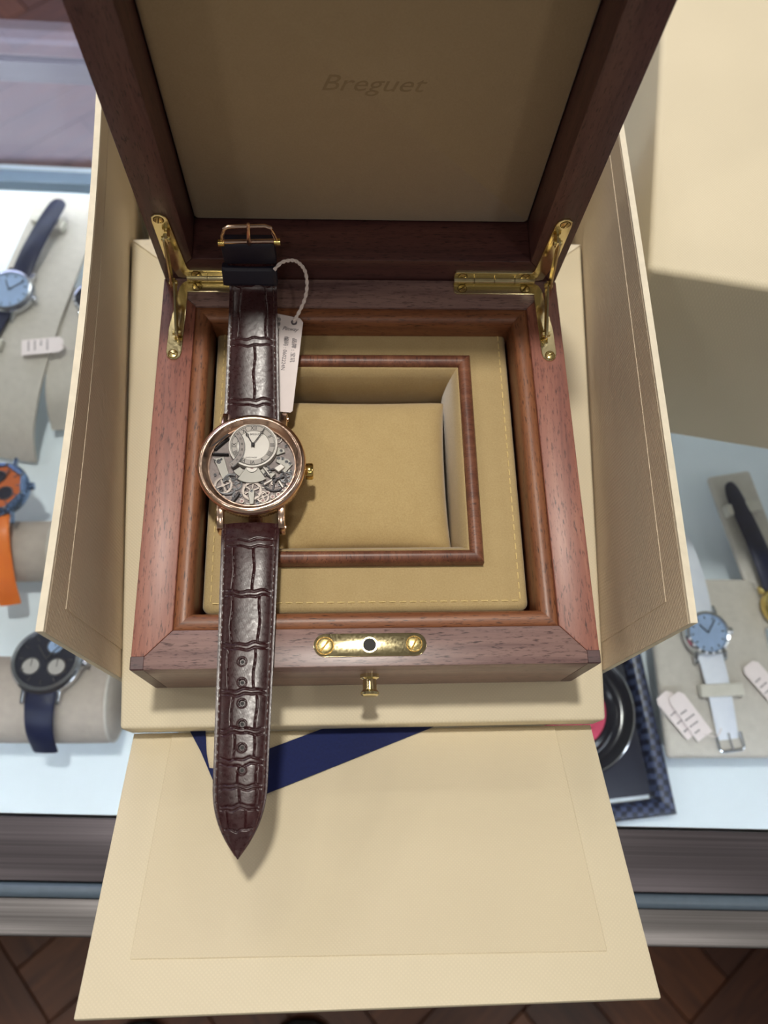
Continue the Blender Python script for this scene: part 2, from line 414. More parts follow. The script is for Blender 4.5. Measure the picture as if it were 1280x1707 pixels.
# ------------------------------------------------------------------ cream presentation carton
ca_ = thing('presentation_carton', 'open cream linen card carton with splayed side walls and front flap folded down', 'box', (0, .1, GZ))
P4 = lambda a, b, c, d: None
def quadslab(q, n, t):
    """a slab from quad q (4 points) pushed along n by t"""
    n = Vector(n).normalized() * t
    return MB().loft([[Vector(p) for p in q], [Vector(p) + n for p in q]])
obj('base_box', MB().prism([(-.0905, -.0125), (.0905, -.0125), (.117, .268), (-.117, .268)], GZ, -.0625), cream, ca_, .001)
obj('platform', MB().prism([(-.1022, -.0165), (.1022, -.0165), (.1190, .232), (-.1190, .232)], -.0622, -.045), cream, ca_, .0016, 3, label='raised cream platform under the wooden box')
for sgn, nm in ((-1, 'left'), (1, 'right')):
    def wl(u, v, off=0):  # u 0 front..1 back, v 0 bottom..1 top ; off inward
        y = (.0010 + .0068 * v) * (1 - u) + .2750 * u
        xt = (.1098 * (1 - u) + .1160 * u - .0036 * math.sin(PI * u)) if sgn < 0 else (.1115 * (1 - u) + .1153 * u + .0004 * math.sin(PI * u))
        xp = .1022 + .0168 * (y + .0165) / .2485 + .0007      # where the wall meets the platform's edge
        x = xp + (xt - xp) * (v - .58) / .42 + .0006 * math.sin(PI * u) * math.sin(PI * v) - off
        return (sgn * x, y, GZ + .001 + (.031 - GZ) * v)
    N = 44
    secs = []
    for i in range(N + 1):
        u = i / N
        secs.append([wl(u, v) for v in (0, .25, .5, .75, 1)] + [wl(u, v, -.0026) for v in (1, .75, .5, .25, 0)])
    w = obj('side_wall', MB().loft(secs), cream_edge, ca_, label='%s splayed cream card wall' % nm)
    secs = []
    for i in range(N + 1):
        u = .045 + .94 * i / N
        vv = [.0, .25, .5, .75, .915]
        secs.append([wl(u, v, .00036) for v in vv] + [wl(u, v, -.0004) for v in vv[::-1]])
    obj('wall_lining', MB().loft(secs), cream_wall, w)
    secs = [[wl(i / N, v, .0001) for v in (0, .25, .5, .75, .992)] + [wl(i / N, v, -.0004) for v in (.992, .75, .5, .25, 0)] for i in range(N + 1)]
    obj('wall_facing', MB().loft(secs), cream_wall, w)
obj('back_wall', MB().loft([[(-.133, y, GZ + .001), (.133, y, GZ + .001), (.1182, y, .031), (-.1188, y, .031)] for y in (.2752, .2778)]), cream, ca_)
for sgn in (-1, 1):
    obj('corner_fold', MB().prism([(sgn * .1186, .2312), (sgn * .1075, .2316), (sgn * .1035, .2190)], -.0452, -.0440), cream_edge, ca_, .0002, 1)
FN = Vector((0, .0446 * 0 + .4188, .9081)).normalized()
FD = Vector((0, -.0967, .0446)).normalized()      # down the flap, towards the viewer
F0 = Vector((0, -.0172, -.0598))
def FP(x, d, h=0): return tuple(F0 + FD * d + FN * h + Vector((x, 0, 0)))
FL = .1068
fp = obj('front_flap', MB().loft([[FP(-.1000, -.0005), FP(.0998, -.0005), FP(.0998, -.0005, -.0024), FP(-.1000, -.0005, -.0024)],
                             [FP(-.1008, FL), FP(.1006, FL), FP(.1006, FL, -.0024), FP(-.1008, FL, -.0024)]]), cream, ca_, .0004, label='cream front flap folded down towards the viewer')
def bend(t): return t
obj('flap_lining', MB().loft([[FP(-.0835, .0005, .0006), FP(.0835, .0005, .0006), FP(.0835, .0005, -.0004), FP(-.0835, .0005, -.0004)],
                              [FP(-.0853, .0890, .0006), FP(.0851, .0915, .0006), FP(.0851, .0915, -.0004), FP(-.0853, .0890, -.0004)]]), cream_lining, fp, .00025, 1)
# navy satin ribbon lying over the flap
def strip(pts, wdt, h0):
    """pts list of (x,d,dx,dd) edges pairs on the flap: left and right edge points"""
    secs = []
    for (ax, ad, bx_, bd, h) in pts:
        secs.append([FP(ax, ad, h), FP(bx_, bd, h), FP(bx_, bd, h + .0003), FP(ax, ad, h + .0003)])
    return MB().loft(secs)
def fd(y): return (-.0172 - y) / .9081
rb = obj('ribbon', strip([(-.0150, fd(-.0155), .0335, fd(-.0155), .0008), (-.0405, fd(-.0251), -.0394, fd(-.0430), .0014),
                 (-.0560, fd(-.0310), -.0560, fd(-.0494), .0011)], 0, 0), satin, ca_, label='navy blue satin ribbon')
obj('ribbon_tail', strip([(-.0765, fd(-.0160), -.0694, fd(-.0160), .0010), (-.0700, fd(-.0260), -.0674, fd(-.0270), .0013), (-.0637, fd(-.0375), -.0655, fd(-.0330), .0016), (-.0560, fd(-.0470), -.0560, fd(-.0340), .0018)], 0, 0), satin, rb)

# ------------------------------------------------------------------ wooden watch box
D = .1744; HB = .045
wbx = thing('wooden_watch_box', 'open reddish brown polished wooden watch box with brass hinges and raised lid', 'box', (0, D / 2, -HB))
X1, XI, T = .0885, .0738, .0147
def mitre(k): 
    o = [(-X1, 0), (X1, 0), (X1, D), (-X1, D)]; i = [(-X1 + T, T), (X1 - T, T), (X1 - T, D - T), (-X1 + T, D - T)]
    return [o[k], o[(k + 1) % 4], i[(k + 1) % 4], i[k]]
for k, (nm, m) in enumerate((('front_panel', wood_front_sheen), ('side_panel', wood_side), ('back_panel', wood_front_sheen), ('side_panel', wood_side))):
    obj(nm, MB().prism(mitre(k), -HB, 0), m, wbx, .0005, 2)
for sx in (-1, 1):
    obj('corner_key', MB().box(min(sx * X1 * 1.0015, sx * (X1 - .0052)), max(sx * X1 * 1.0015, sx * (X1 - .0052)), -.00015, .0052, -HB + .002, .00018), wood_key, wbx, .0004, 1, label='dark wooden key let into the corner')
obj('bottom_panel', MB().box(-XI - .002, XI + .002, T - .002, D - T + .002, -HB, -HB + .004), wood_front_sheen, wbx)
lip = [(-.0002, -.032), (-.0002, -.0016), (.0003, -.0010), (.0020, -.0004), (.0042, -.0006), (.0058, -.0016), (.0068, -.0034), (.0072, -.0056), (.0072, -.032)]
for mb, m in zip(sweep_rect(lip, -XI, XI, T, D - T), (wood_lip_x, wood_lip_y, wood_lip_x, wood_lip_y)):
    obj('lip_moulding', mb, m, wbx, ang=50)
# lock plate
def stadium(cx, cy, hl, r, n=14, vert=False):
    P = [(hl - r + r * math.cos(a), r * math.sin(a)) for a in [(-PI / 2 + PI * k / n) for k in range(n + 1)]] + [(-(hl - r) + r * math.cos(a), r * math.sin(a)) for a in [(PI / 2 + PI * k / n) for k in range(n + 1)]]
    return [((cx + (y if vert else x)), (cy + (x if vert else y))) for x, y in P]
lk = obj('lock_plate', MB().prism(stadium(.0007, .0081, .0214, .0044), -.001, .0006), brass, wbx, .0002, 2, label='polished brass lock plate')
slot_screw(lk, (-.0164, .0079, .0006), .0030, .9); slot_screw(lk, (.0174, .0082, .0006), .0027, 1.1)
obj('keyhole', MB().disc((.0004, .0080), .0026, -.001, .00075, 28), black_hole, lk)
obj('keyhole_rim', MB().ring((.0004, .0080), .0025, .0030, .0003, .0010, 28), brass_screw, lk)
def FY(x, y, z): return (x, -z, y)      # front-face mapping: local z sticks out towards the viewer
kb = MB().lathe([(0, .0085), (.0026, .0085), (.0032, .0080), (.0033, .0070), (.0025, .0060), (.0024, .0020), (.0034, .0014), (.0034, 0)], (0, 0, 0), 28)
kb.v = [(.0008 + x * 1.12, -z, -.0185 + y * 1.12) for x, y, z in kb.v]
obj('push_button', kb, brass, wbx, label='small brass push button on the front')
# lid
TH = math.radians(93.4)
LU = Vector((0, math.cos(TH), math.sin(TH))); LN = Vector((0, math.sin(TH), -math.cos(TH)))
def LP(x, s, q): return tuple(Vector((x, D, 0)) + LU * s + LN * q)
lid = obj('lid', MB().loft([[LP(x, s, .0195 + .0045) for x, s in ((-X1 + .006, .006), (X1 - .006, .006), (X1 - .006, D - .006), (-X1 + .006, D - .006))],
                            [LP(x, s, .0300) for x, s in ((-X1 + .006, .006), (X1 - .006, .006), (X1 - .006, D - .006), (-X1 + .006, D - .006))]]), wood_lid_shade_x, wbx, .001, label='raised lid seen from inside')
for k, m in enumerate((wood_lid_shade_x, wood_lid_shade_z, wood_lid_shade_x, wood_lid_shade_z)):
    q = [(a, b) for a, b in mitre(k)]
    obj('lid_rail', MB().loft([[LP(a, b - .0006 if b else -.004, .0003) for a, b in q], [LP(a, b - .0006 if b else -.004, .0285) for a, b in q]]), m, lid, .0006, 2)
def rrect(x0, x1, y0, y1, r, n=6):
    P = []
    for cx, cy, a0 in ((x1 - r, y1 - r, 0), (x0 + r, y1 - r, PI / 2), (x0 + r, y0 + r, PI), (x1 - r, y0 + r, 1.5 * PI)):
        P += [(cx + r * math.cos(a0 + PI / 2 * k / n), cy + r * math.sin(a0 + PI / 2 * k / n)) for k in range(n + 1)]
    return P
pl = rrect(-.0732, .0732, .0158, .1590, .0015)
obj('lid_cushion', MB().loft([[LP(x, s, .0238) for x, s in pl], [LP(x, s, .0202) for x, s in pl], [LP(x * .992, .0874 + (s - .0874) * .992, .0194) for x, s in pl]]), suede_lid_shade, lid, ang=60, label='padded tan suede lid lining')
TM = Matrix(((1, 0, 0, -.003), (0, LU.y, -LN.y, 0), (0, LU.z, -LN.z, 0), (0, 0, 0, 1)))
TM.translation = Vector(LP(.0015, .0905, .0194))
text('embossed_script', 'Breguet', .0100, TM, emboss_m, lid, .35, .00006, sx=1.15)
# hinges with stays
def hinge(sg):
    nm = 'left' if sg < 0 else 'right'
    # L-shaped body leaf on the rim
    def lpoly(w):
        r = .0036
        return [(.0412 + r * .3, .1668), (.0412, .1668 + r * .3), (.0412, .1728), (.0778, .1728), (.0800, .1715), (.0814, .1690),
                (.0845, .1480), (.0848, .1360), (.0842, .1336), (.0825, .1322), (.0805, .1322), (.0788, .1336), (.0782, .1360), (.0775, .1668)]
    pts = [(sg * x, y) for x, y in lpoly(0)]
    h = obj('hinge', MB().prism(pts, -.0005, .0007), brass, wbx, .00018, 1, label='%s brass stay hinge' % nm)
    lpts = [(sg * x, s) for x, s in ((.0412, .0012), (.0412, .0062), (.0420, .0070), (.0760, .0070), (.0768, .0085), (.0782, .0400), (.0790, .0428), (.0808, .0442), (.0830, .0442), (.0846, .0428), (.0850, .0400), (.0850, .0160), (.0820, .0020), (.0800, .0012))]
    obj('lid_leaf', MB().loft([[LP(x, s, -.0007) for x, s in lpts], [LP(x, s, .0006) for x, s in lpts]]), brass, h, .00018, 1)
    for k in range(4):
        a, b = .0413 + k * .0092, .0413 + (k + 1) * .0092 - .0003
        obj('hinge_knuckle', MB().tube([(sg * a, D - .0012, .0020), (sg * b, D - .0012, .0020)], .0019, 14), brass, h)
    for x, y, a in ((.0450, .1695, .6), (.0735, .1695, .9), (.0818, .1348, .5)): slot_screw(h, (sg * x, y, .0007), .0019, a * sg)
    for x, s, a in ((.0450, .0042, .3), (.0735, .0042, .7), (.0820, .0412, 1.3)): slot_screw(h, (sg * x, s, .0007), .0019, a, lambda x, y, z: LP(x, y, -z))
    # folding stay: two flat arms, pivot pins, standing above the leaves
    def arm(a, b, w, t):
        a, b = Vector(a), Vector(b); d = (b - a).normalized(); n = Vector((sg, 0, 0)); e = d.cross(n).normalized()
        secs = []
        L = (b - a).length
        for s_, ww in ((-.4, .55), (-.2, .9), (0, 1), (L / w, 1), (L / w + .2, .9), (L / w + .4, .55)):
            c = a + d * s_ * w
            secs.append([c + e * w / 2 * ww + n * t / 2, c - e * w / 2 * ww + n * t / 2, c - e * w / 2 * ww - n * t / 2, c + e * w / 2 * ww - n * t / 2])
        return MB().loft(secs)
    A = LP(sg * .0812, .0330, -.0035); M_ = (sg * .0822, .1640, .0105); B = (sg * .0808, .1440, .0030)
    obj('stay_arm', arm(A, M_, .0045, .0009), brass, h, .00015, 1)
    obj('stay_arm', arm((M_[0] - sg * .0012, M_[1], M_[2]), (B[0] - sg * .0004, B[1], B[2]), .0045, .0009), brass, h, .00015, 1)
    for p in (A, M_, B):
        obj('pivot_pin', MB().tube([(p[0] - sg * .0022, p[1], p[2]), (p[0] + sg * .0012, p[1], p[2])], .0011, 12), brass_screw, h)
    obj('pivot_lug', MB().box(min(sg * .0795, sg * .0803), max(sg * .0795, sg * .0803), .1415, .1465, .0005, .0045), brass, h, .0003, 1)
    lg = [(s, q) for s, q in ((.0300, .0), (.0360, .0), (.0350, -.005), (.0310, -.005))]
    obj('pivot_lug', MB().loft([[LP(sg * .0798, s, q) for s, q in lg], [LP(sg * .0806, s, q) for s, q in lg]]), brass, h)
hinge(-1); hinge(1)

# ------------------------------------------------------------------ suede insert with wooden window frame
ins = thing('cushion_insert', 'tan suede insert board with square wooden window frame inside the wooden box', 'insert', (0, .0925, -.04))
bx0, bx1, by0, by1 = -.0656, .0656, .0239, .1617
bx0, bx1 = -.0655 - .0, .0655
ho = (-.0470, .0470, .0437, .1392)
outer = rrect(bx0, bx1, by0, by1, .0035, 6)
# board ring: outer loop to rectangular hole, matched by angle
def ringboard(outer, h, z0, z1, rb):
    cx, cy = (h[0] + h[1]) / 2, (h[2] + h[3]) / 2; inner = []
    for x, y in outer:
        dx, dy = x - cx, y - cy; k = min((h[1] - cx) / max(abs(dx), 1e-9), (h[3] - cy) / max(abs(dy), 1e-9)); inner.append((cx + dx * k, cy + dy * k))
    def off(d): return [(cx + (x - cx) * (1 - d / .066), cy + (y - cy) * (1 - d / .066)) for x, y in outer]
    secs = [[(x, y, z0) for x, y in inner], [(x, y, z0) for x, y in outer], [(x, y, z1 - rb) for x, y in outer]]
    for a in (.33, .66, 1.0):
        d = rb * (1 - math.cos(a * PI / 2)); zz = z1 - rb + rb * math.sin(a * PI / 2); secs.append([(x, y, zz) for x, y in off(d)])
    secs.append([(x, y, z1) for x, y in inner]); secs.append(secs[0])
    return MB().loft(secs, caps=False)
obj('board', ringboard(outer, ho, -.0230, -.0120, .0022), suede_m, ins, ang=60)
fr_prof = [(0, -.0125), (0, -.0085), (.0006, -.0072), (.0018, -.0064), (.0032, -.0062), (.0046, -.0068), (.0056, -.0084), (.0058, -.0125)]
for mb, m in zip(sweep_rect(fr_prof, -.0480, .0480, .0428, .1401), (wood_side, wood_side, wood_side, wood_side)):
    obj('frame_moulding', mb, wood('frame_wood_%d' % len(MATS), 'x' if len(MATS) % 2 else 'y', (150, 100, 74), (120, 72, 52), (86, 50, 40), .5), ins, ang=50)
well = [(0, -.0092), (.0010, -.0096), (.0030, -.0140), (.0046, -.0200), (.0054, -.0260), (.0054, -.0390), (0, -.0390)]
for mb in sweep_rect(well, -.0424, .0424, .0484, .1345): obj('well_wall', mb, suede_m, ins, ang=60)
def stitches(a, b, n, z):
    mb = MB(); a, b = Vector((*a, z)), Vector((*b, z)); d = (b - a) / n
    for i in range(n):
        p = a + d * (i + .18); q = a + d * (i + .82); mid = (p + q) / 2 + Vector((0, 0, .00035))
        mb.tube([p, mid, q], .00028, 6)
    return mb
sx0, sx1, sy0, sy1 = -.0621, .0621, .0278, .1577
for a, b, n in (((sx0, sy0), (sx1, sy0), 30), ((sx1, sy0), (sx1, sy1), 31), ((sx1, sy1), (sx0, sy1), 30), ((sx0, sy1), (sx0, sy0), 31)):
    obj('stitching', stitches(a, b, n, -.0119), thread_cream, ins, kind='stuff')
# pillow
pw = thing('watch_pillow', 'plump tan suede watch pillow in the window of the insert', 'pillow', (0, .0905, -.04))
N = 44; V = []; F = []
def pil(u, v, s):
    bu = 1 - .045 * (1 - abs(v) ** 2.5) ; bv = 1 - .06 * (1 - abs(u) ** 2.5)
    e = max(0, (1 - abs(u) ** 3.4)) ** .4 * max(0, (1 - abs(v) ** 3.4)) ** .4
    return (.0374 * u * bu, .0880 + .0372 * v * bv, -.0262 + s * .0150 * e)
for s in (1, -1):
    b = len(V)
    for i in range(N + 1):
        for j in range(N + 1): V.append(pil(-math.cos(PI * i / N), -math.cos(PI * j / N), s))
    for i in range(N):
        for j in range(N): a = b + i * (N + 1) + j; F.append((a, a + 1, a + N + 2, a + N + 1))
mb = MB(); mb.v, mb.f = V, F
obj('pillow_cover', mb, suede_pillow, pw, ang=180)

# ------------------------------------------------------------------ wristwatch
WC = Vector((-.0455, .0795, 0)); WZ = .0
ww = thing('wristwatch', 'rose gold open-worked wristwatch on dark burgundy alligator strap laid across the wooden box', 'watch', (WC.x, WC.y, -.006))
cx, cy = WC.x, WC.y
cs = obj('case', MB().lathe([(0, -.0040), (.0170, -.0040), (.0185, -.0030), (.0192, -.0012), (.0196, .0002), (.0204, .0008, 1), (.0204, .0062, 1), (.0198, .0068), (.0190, .0070), (.0170, .0070), (.0170, .0040), (0, .0040)], (cx, cy, 0), 200, flute=.012), rose_gold, ww, ang=50)
obj('bezel', MB().lathe([(.0170, .0066), (.0206, .0066), (.0214, .0074), (.0216, .0086), (.0212, .0098), (.0203, .0105), (.0196, .0106), (.0191, .0104), (.0190, .0098), (.0176, .0072), (.0170, .0066)], (cx, cy, 0), 96), rose_gold, ww, ang=40)
obj('crystal', MB().disc((cx, cy), .0191, .0099, .0103, 64), crystal_m, ww)
mv = obj('movement', MB().disc((cx, cy), .0172, .0040, .0050, 72), frosted, ww, label='frosted grey open movement plate')
def D2(x, y): return (cx + x * .001, cy + y * .001)
def dprism(pts, z0, z1): return MB().prism([D2(*p) for p in pts], z0, z1)
def mring(c, r0, r1, z0, z1, n=40, a0=0, a1=360): return MB().ring(D2(*c), r0 * .001, r1 * .001, z0, z1, n, math.radians(a0), math.radians(a1))
def mdisc(c, r, z0, z1, n=28): return MB().disc(D2(*c), r * .001, z0, z1, n)
def mscrew(c, r=.75, z=.0062):
    obj('movement_screw', mdisc(c, r, z - .0006, z, 18), steel, mv); a = random.random() * 3
    obj('screw_slot', dprism([(c[0] + x * math.cos(a) - y * math.sin(a), c[1] + x * math.sin(a) + y * math.cos(a)) for x, y in ((-r * .9, -.11), (r * .9, -.11), (r * .9, .11), (-r * .9, .11))], z - .0001, z + .00004), ink, mv)
def wheel(c, R_, z, spokes=4, teeth=36, m=wheel_m, rim=.22, nm='gear_wheel'):
    mb = mring(c, R_ * (1 - rim), R_, z - .0002, z, 48)
    for k in range(teeth):
        a = 2 * PI * k / teeth; mb.add(*(lambda q: (q.v, q.f))(dprism([(c[0] + r * math.cos(a + d), c[1] + r * math.sin(a + d)) for r, d in ((R_ * .98, -.05), (R_ * 1.07, -.03), (R_ * 1.07, .03), (R_ * .98, .05))], z - .0002, z)))
    for k in range(spokes):
        a = 2 * PI * k / spokes + .4; n = (-math.sin(a), math.cos(a)); w = R_ * .07
        mb.add(*(lambda q: (q.v, q.f))(dprism([(c[0] + s * w * n[0] + r * math.cos(a), c[1] + s * w * n[1] + r * math.sin(a)) for s, r in ((-1, 0), (1, 0), (1, R_ * .85), (-1, R_ * .85))], z - .0002, z)))
    mb.add(*(lambda q: (q.v, q.f))(mdisc(c, R_ * .2, z - .0002, z + .0002)))
    return obj(nm, mb, m, mv, ang=30)
# bridges and wheels (millimetres from the dial centre)
def bridge(pts, z=.0060, m=bridge_m, bev=.00015): return obj('bridge', dprism(pts, .0049, z), m, mv, bev, 1)
bridge([(-15.6, 3.6), (-11.4, 4.4), (-9.8, -1.0), (-8.6, -5.0), (-10.4, -6.4), (-11.8, -5.0)])
mscrew((-13.4, 2.2), .95); mscrew((-12.4, 3.2), .45); mscrew((-9.7, -5.3), .8); mscrew((-15.0, 2.6), .45)
bridge([(9.6, 4.4), (14.4, 3.2), (16.2, 1.0), (13.0, -3.0), (11.6, -1.6), (12.6, .2), (9.4, 2.0)])
for c in ((10.4, 3.6), (12.0, 3.4), (13.6, 2.0), (15.0, 1.2)): mscrew(c, .7)
bridge([(9.6, 8.6), (12.6, 7.8), (13.0, 6.2), (9.4, 4.9)]); mscrew((11.4, 6.9), .6)
bridge([(8.8, -1.2), (11.4, .8), (13.2, -.6), (10.6, -2.8)], .0070, silver_dial)
bridge([(-1.2, -11.2), (.2, -9.4), (1.4, -11.2), (1.2, -16.4), (-.4, -16.6)], .0068); mscrew((.2, -10.9), .55, .0070)
bridge([(-5.0, -10.8), (-4.2, -11.6), (-7.2, -16.0), (-8.4, -15.4)], .0066, dark_steel)
bridge([(-16.0, 5.9), (-9.5, 5.6), (-9.5, 5.0), (-16.0, 5.2)], .0068, dark_steel)
bridge([(-15.4, 7.6), (-10.2, 12.8), (-9.6, 12.4), (-14.9, 7.2)], .0068, dark_steel)
bridge([(4.8, -.4), (7.4, -4.2), (7.0, -4.6), (4.3, -.8)], .0072, silver_dial)
bridge([(7.6, -5.6), (9.4, -3.4), (8.6, -2.6), (6.4, -3.4)], .0066)
bridge([(4.6, -7.6), (5.0, -8.2), (9.6, -5.4), (9.0, -4.8)], .0064, silver_dial)
bridge([(10.4, -6.6), (11.0, -6.2), (12.8, -9.0), (12.2, -9.6)], .0066, silver_dial)
wheel((9.0, -5.8), 5.0, .0062, 3, 0, dark_steel, .12, 'balance_wheel')
wheel((.2, -10.4), 3.9, .0058, 6, 40); wheel((-11.2, -8.0), 3.6, .0057, 4, 30); wheel((13.4, -4.6), 2.4, .0058, 5, 24, steel); wheel((-6.4, -7.4), 2.6, .0056, 4, 24, steel)
wheel((4.6, -13.0), 2.4, .0056, 4, 24); wheel((9.6, 12.4), 2.0, .0056, 4, 22)
obj('lever_spring', mring((-9.6, -7.0), 4.6, 5.1, .0054, .0064, 24, 200, 300), steel, mv)
obj('lever_spring', mring((-8.0, -6.5), 2.6, 3.3, .0056, .0066, 20, 60, 190), steel, mv)
for c in ((4.6, -14.6), (8.4, -13.0), (10.6, -12.0), (-11.0, -13.2), (6.4, -11.4), (-3.6, -14.8), (12.8, -9.6), (14.4, -7.4)):
    obj('jewel', mdisc(c, .55, .0048, .0056, 16), ruby, mv); obj('jewel_ring', mring(c, .55, .9, .0048, .0058, 18), wheel_m, mv)
for c in ((-13.2, -10.4), (13.2, 9.2), (-6.8, -11.0), (15.4, -2.4), (7.6, -15.0), (-14.6, -3.4), (2.6, -15.6)): mscrew(c, .6, .0058)
rnd = random.Random(7)
for k in range(34):
    a = rnd.uniform(PI * 1.02, PI * 1.98); q = rnd.uniform(6.5, 15.8); c = (q * math.cos(a), q * math.sin(a) - .2); t_ = rnd.random(); z = rnd.uniform(.0052, .0062)
    if t_ < .4: obj('spacer_ring', mring(c, rnd.uniform(.25, .5), rnd.uniform(.6, .95), .0049, z, 16), rnd.choice((steel, dark_steel, wheel_m)), mv)
    elif t_ < .75:
        b = rnd.uniform(0, PI); l_, w_ = rnd.uniform(.8, 2.2), rnd.uniform(.18, .42); ux, uy = math.cos(b), math.sin(b)
        obj('lever_arm', dprism([(c[0] + i * l_ * ux - j * w_ * uy, c[1] + i * l_ * uy + j * w_ * ux) for i, j in ((-1, -1), (1, -1), (1, 1), (-1, 1))], .0050, z), rnd.choice((dark_steel, steel, bridge_m)), mv, .00005, 1)
    else: obj('plate_recess', mdisc(c, rnd.uniform(.4, .8), .0049, .00505, 16), ink, mv)
obj('barrel_cover', mring((0, 3.4), 4.4, 10.6, .0050, .0064, 24, 238, 302), bridge_m, mv, .0001, 1)
obj('barrel_cover', mring((0, 3.4), 6.0, 9.0, .0050, .0058, 10, 215, 236), bridge_m, mv)
obj('barrel_cover', mring((0, 3.4), 6.0, 9.0, .0050, .0058, 10, 304, 325), bridge_m, mv)
obj('centre_jewel', mring((0, -.6), .9, 2.2, .0062, .0070, 24, 180, 360), silver_dial, mv); obj('centre_jewel', mdisc((0, -.5), .9, .0062, .0068), ruby, mv)
# off-centre dial
DC = (.2, 8.7)
dl = obj('dial', MB().lathe([(0, .0074), (.0064, .0074), (.0066, .0076), (.0084, .0076), (.0086, .0074), (.0090, .0074), (.0092, .0079), (.0097, .0079), (.0098, .0070), (.0098, .0050)], (*D2(*DC), 0), 72), silver_dial, ww, label='off-centre engraved silver dial')
obj('hour_ring', mring(DC, 6.6, 8.4, .0070, .00765, 60), hour_m, dl)
obj('hour_ring', mring(DC, 8.65, 8.8, .0070, .00752, 60), ink, dl)
rom = ['XII', 'I', 'II', 'III', 'IIII', 'V', 'VI', 'VII', 'VIII', 'IX', 'X', 'XI']
for k, r_ in enumerate(rom):
    a = PI / 2 - k * PI / 6; p = D2(DC[0] + 7.5 * math.cos(a), DC[1] + 7.5 * math.sin(a))
    text('hour_numeral', r_, .0024, Matrix.Translation((*p, .00770)) @ Matrix.Rotation(a - PI / 2, 4, 'Z'), ink, dl, sx=.9)
text('dial_lettering', 'BREGUET', .0011, Matrix.Translation((*D2(DC[0] + .8, DC[1] + 4.9), .00743)), ink, dl)
text('dial_lettering', 'SWISS MADE', .0008, Matrix.Translation((*D2(DC[0] - .6, DC[1] - 5.4), .00743)), ink, dl)
def hand(ang, L, nm, z):
    c, s_ = math.cos(ang), math.sin(ang); n = (-s_, c)
    def pt(l, w): return D2(DC[0] + c * l + n[0] * w, DC[1] + s_ * l + n[1] * w)
    mb = MB().prism([pt(-1.2, .16), pt(-1.2, -.16), pt(L * .62, -.18), pt(L * .62, .18)], z, z + .00015)
    e = D2(DC[0] + c * L * .70, DC[1] + s_ * L * .70); q = MB().ring(e, .00034, .00062, z, z + .00015, 20); mb.add(q.v, q.f)
    q = MB().prism([pt(L * .76, .2), pt(L * .76, -.2), pt(L, 0)], z, z + .00015); mb.add(q.v, q.f)
    q = MB().disc(D2(*DC), .00075, z, z + .00035, 20); mb.add(q.v, q.f)
    obj(nm, mb, ink, dl)
hand(math.radians(119), 7.2, 'hour_hand', .0080); hand(math.radians(57), 8.9, 'minute_hand', .0083)
# retrograde seconds sector
rs = obj('seconds_sector', mring((-13.3, 7.4), 8.2, 10.3, .0078, .0082, 30, -56, 44), grey_band, ww)
for k in range(7):
    a = math.radians(-52 + 92 * k / 6); p = D2(-13.3 + 9.3 * math.cos(a), 7.4 + 9.3 * math.sin(a))
    text('seconds_numeral', str(10 * k) if k else '0', .0011, Matrix.Translation((*p, .00822)) @ Matrix.Rotation(a + PI / 2, 4, 'Z'), ink, rs)
obj('sector_rim', mring((-13.3, 7.4), 8.05, 8.25, .0078, .0084, 30, -56, 44), steel, rs); obj('sector_rim', mring((-13.3, 7.4), 10.2, 10.4, .0078, .0084, 30, -56, 44), steel, rs)
obj('seconds_hand', dprism([(-16.4, 7.2), (-16.4, 7.7), (-9.9, 13.4), (-9.4, 13.0)], .0086, .0088), ink, ww)
# crown, lugs
cr = MB().lathe([(0, 0), (.0030, 0), (.0034, .0003, 1), (.0034, .0026, 1), (.0029, .0031), (0, .0031)], (0, 0, 0), 40, flute=.08)
cr.v = [(cx + .0212 + z, cy - .0012 + x, .0036 + y) for x, y, z in cr.v]
obj('crown', cr, yellow_gold, ww, ang=50, label='fluted gold crown'); obj('crown_stem', MB().tube([(cx + .0195, cy - .0012, .0036), (cx + .0215, cy - .0012, .0036)], .0016, 14), yellow_gold, ww)
for sx in (-1, 1):
    for sy in (-1, 1):
        x0 = cx + sx * .0107; x1 = cx + sx * .0132
        secs = []
        for (yy, zt, zb) in ((.0140, .0064, .0010), (.0190, .0064, .0002), (.0225, .0052, -.0012), (.0252, .0034, -.0024), (.0262, .0010, -.0030)):
            secs.append([(x0, cy + sy * yy, zb), (x1, cy + sy * yy, zb), (x1, cy + sy * yy, zt), (x0, cy + sy * yy, zt)])
        obj('lug', MB().loft(secs), rose_gold, ww, .0003, 2)
        if sy < 0 or True:
            obj('lug_screw', MB().tube([(x1 - sx * .0005, cy + sy * .0240, .0002), (x1 + sx * .0004, cy + sy * .0240, .0002)], .0011, 12), rose_gold, ww)
